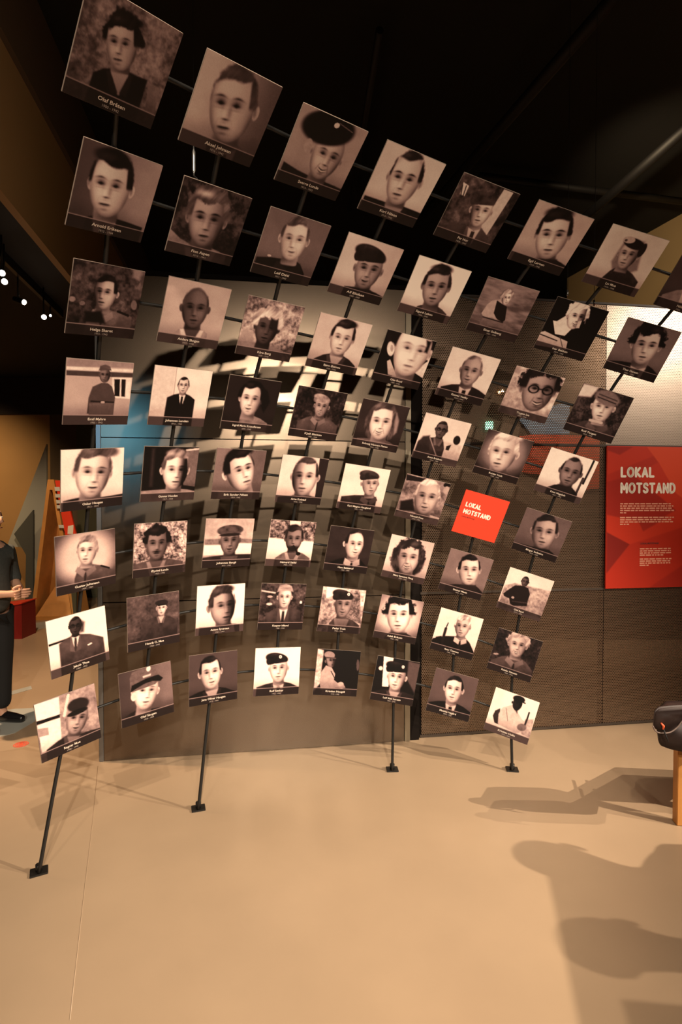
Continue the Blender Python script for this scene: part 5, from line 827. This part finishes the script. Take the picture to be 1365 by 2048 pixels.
# ---------------------------------------------------------------- people
def skin_body(name, verts, edges, radii, m, parent, root=0, sub=2):
    me = bpy.data.meshes.new(name); me.from_pydata([Vector(v) for v in verts], edges, [])
    o = bpy.data.objects.new(name, me); COL.objects.link(o)
    md = o.modifiers.new('s', 'SKIN'); md.use_smooth_shade = True; md.branch_smoothing = .4
    for i, v in enumerate(me.skin_vertices[0].data):
        rr = radii[i]; v.radius = (rr, rr) if isinstance(rr, (int,float)) else rr; v.use_root = i == root
    o.modifiers.new('u', 'SUBSURF').levels = sub
    dg = bpy.context.evaluated_depsgraph_get(); me2 = bpy.data.meshes.new_from_object(o.evaluated_get(dg)); bpy.data.objects.remove(o)
    for p_ in me2.polygons: p_.use_smooth = True
    me2.materials.clear(); me2.materials.append(m)
    o = bpy.data.objects.new(name, me2); COL.objects.link(o); o.parent = parent; return o
def chain(vs, es, rs, start, pts):
    i = start
    for p_, r_ in pts:
        vs.append(p_); rs.append(r_); es.append((i, len(vs)-1)); i = len(vs)-1
    return i
def person(loc, rz, label, H=1.6, shirt=None, trous=None, hairm=None, arms='clasp'):
    """figure facing local +x; y is its left; feet on z=0"""
    root = empty('person', loc, label, 'person', rz=rz); k = H/1.7; S3 = lambda x,y,z: (x*k,y*k,z*k)
    vs = [S3(0,0,.93)]; es = []; rs = [(.10*k,.12*k)]
    ch = chain(vs, es, rs, 0, [(S3(.01,0,1.08),(.115*k,.135*k)), (S3(0,0,1.25),(.12*k,.155*k)), (S3(-.005,0,1.37),(.105*k,.15*k))])
    nk = chain(vs, es, rs, ch, [(S3(0,0,1.44),.06*k), (S3(.015,0,1.50),.055*k), (S3(.03,0,1.57),(.085*k,.07*k)), (S3(.03,0,1.63),(.09*k,.075*k)), (S3(.02,0,1.67),.06*k)])
    hands = []
    for s in (-1,1):
        if arms == 'clasp': A = [(S3(0,s*.17,1.37),.058*k), (S3(-.02,s*.22,1.22),.048*k), (S3(.0,s*.235,1.10),.042*k), (S3(.12,s*.16,1.05),.036*k), (S3(.24,s*.05,1.04),.026*k)]; hd = Vector((.6,-s*.8,-.05)).normalized()
        else: A = [(S3(0,s*.18,1.36),.058*k), (S3(-.02,s*.23,1.2),.048*k), (S3(-.01,s*.25,1.08),.042*k), (S3(.03,s*.26,.93),.035*k), (S3(.06,s*.26,.84),.026*k)]; hd = Vector((.25,0,-.97)).normalized()
        w_ = chain(vs, es, rs, ch, A); base = Vector(vs[w_])
        pm = chain(vs, es, rs, w_, [(tuple(base+hd*.045*k),(.03*k,.018*k))]); pal = Vector(vs[pm])
        sd = hd.cross(Vector((0,0,1))).normalized(); upv = Vector((0,0,1)) if abs(hd.z) < .8 else Vector((0,1,0))
        for f_ in range(4):
            off = upv*(.027-.018*f_)*k; L_ = [.034,.038,.035,.028][f_]*k; crl = hd.cross(upv)*s
            b_ = pal+off+hd*.02*k
            chain(vs, es, rs, pm, [(tuple(b_),.0105*k), (tuple(b_+hd*L_),.0092*k), (tuple(b_+hd*L_*1.7+crl*.014*k),.0085*k), (tuple(b_+hd*L_*2.1+crl*.03*k),.007*k)])
        th = pal-hd*.03*k+upv*.02*k; chain(vs, es, rs, pm, [(tuple(th+upv*.018*k),.011*k), (tuple(th+upv*.035*k+hd*.03*k),.0095*k), (tuple(th+upv*.04*k+hd*.055*k),.008*k)])
    for s in (-1,1):
        chain(vs, es, rs, 0, [(S3(0,s*.09,.86),(.095*k,.09*k)), (S3(.01,s*.10,.66),.078*k), (S3(.015,s*.105,.48),.056*k), (S3(-.005,s*.11,.34),.054*k), (S3(-.01,s*.112,.12),.038*k), (S3(.0,s*.112,.055),.04*k), (S3(.07,s*.125,.035),.033*k), (S3(.15,s*.13,.03),.025*k)])
    skin_body('body', vs, es, rs, M_skin, root)
    # shirt
    vs = [S3(0,0,.84)]; es = []; rs = [(.16*k,.18*k)]
    ch = chain(vs, es, rs, 0, [(S3(.01,0,1.08),(.135*k,.155*k)), (S3(0,0,1.25),(.14*k,.17*k)), (S3(-.005,0,1.375),(.12*k,.16*k))])
    chain(vs, es, rs, ch, [(S3(0,0,1.44),.07*k)])
    for s in (-1,1):
        if arms == 'clasp': chain(vs, es, rs, ch, [(S3(0,s*.17,1.37),.075*k), (S3(-.02,s*.22,1.22),.066*k), (S3(.0,s*.235,1.12),.06*k), (S3(.05,s*.21,1.08),.055*k)])
        else: chain(vs, es, rs, ch, [(S3(0,s*.18,1.36),.078*k), (S3(-.02,s*.23,1.2),.068*k), (S3(-.01,s*.25,1.08),.06*k), (S3(.03,s*.26,.95),.05*k)])
    skin_body('shirt', vs, es, rs, shirt, root)
    vs = [S3(0,0,1.0)]; es = []; rs = [(.135*k,.155*k)]
    for s in (-1,1): chain(vs, es, rs, 0, [(S3(0,s*.09,.86),(.112*k,.105*k)), (S3(.01,s*.10,.66),.095*k), (S3(.01,s*.105,.48),.078*k), (S3(0,s*.11,.30),.072*k), (S3(-.005,s*.112,.10),.068*k)])
    skin_body('trousers', vs, es, rs, trous, root)
    for s in (-1,1): skin_body('shoe', [S3(-.06,s*.112,.045), S3(.03,s*.115,.045), S3(.11,s*.125,.036), S3(.185,s*.13,.03)], [(0,1),(1,2),(2,3)], [.04*k,.043*k,.038*k,.027*k], M_shoe, root)
    hr = skin_body('hair', [S3(-.03,0,1.60), S3(-.02,0,1.66), S3(.03,0,1.705)], [(0,1),(1,2)], [(.085*k,.08*k),(.088*k,.085*k),(.05*k,.055*k)], hairm, root)
    for s in (-1,1):
        bm = bmesh.new(); bmesh.ops.create_uvsphere(bm, u_segments=10, v_segments=8, radius=.011*k); e_ = obj('eye', bm, M_white, root); e_.location = S3(.094,s*.030,1.605)
        bm = bmesh.new(); bmesh.ops.create_uvsphere(bm, u_segments=12, v_segments=8, radius=.03*k); e_ = obj('ear', bm, M_skin, root); e_.location = S3(.015,s*.085,1.59); e_.scale = (.55,.3,1)
    obj('nose', tube_bm([Vector(S3(.105,0,1.615)), Vector(S3(.128,0,1.575)), Vector(S3(.112,0,1.565))], [.008*k,.014*k,.009*k], 8), M_skin, root)
    obj('mouth', tube_bm([Vector(S3(.106,-.022,1.53)), Vector(S3(.117,0,1.528)), Vector(S3(.106,.022,1.53))], .0045*k, 8), mat('lips', (.42,.16,.12), .5), root)
    return root
bd2 = empty('display_board', (3.26,1.52,0), 'tall red board on feet outside the right edge, casting the straight floor shadow', 'board', rz=math.radians(-103))
obj('board', box((0,0,.06), (1.3,.03,2.0), .002), M_red, bd2)
for x_ in (.1,1.15): obj('foot', box((x_,-.2,0), (x_+.05,.23,.06), .003), M_blackm, bd2)
person((2.89,1.70,0), math.radians(150), 'visitor in dark clothes beyond right edge, casting the rounded floor shadow', 1.72, M_trous, M_trous, M_hairg, arms='down')
f = px(2,1455,z=0)
person(Vector((f.x-.075,f.y,0)), math.radians(-12), 'grey-haired person in charcoal top and black trousers at left edge, hands clasped', 1.62, M_shirt, M_trous, M_hairg)
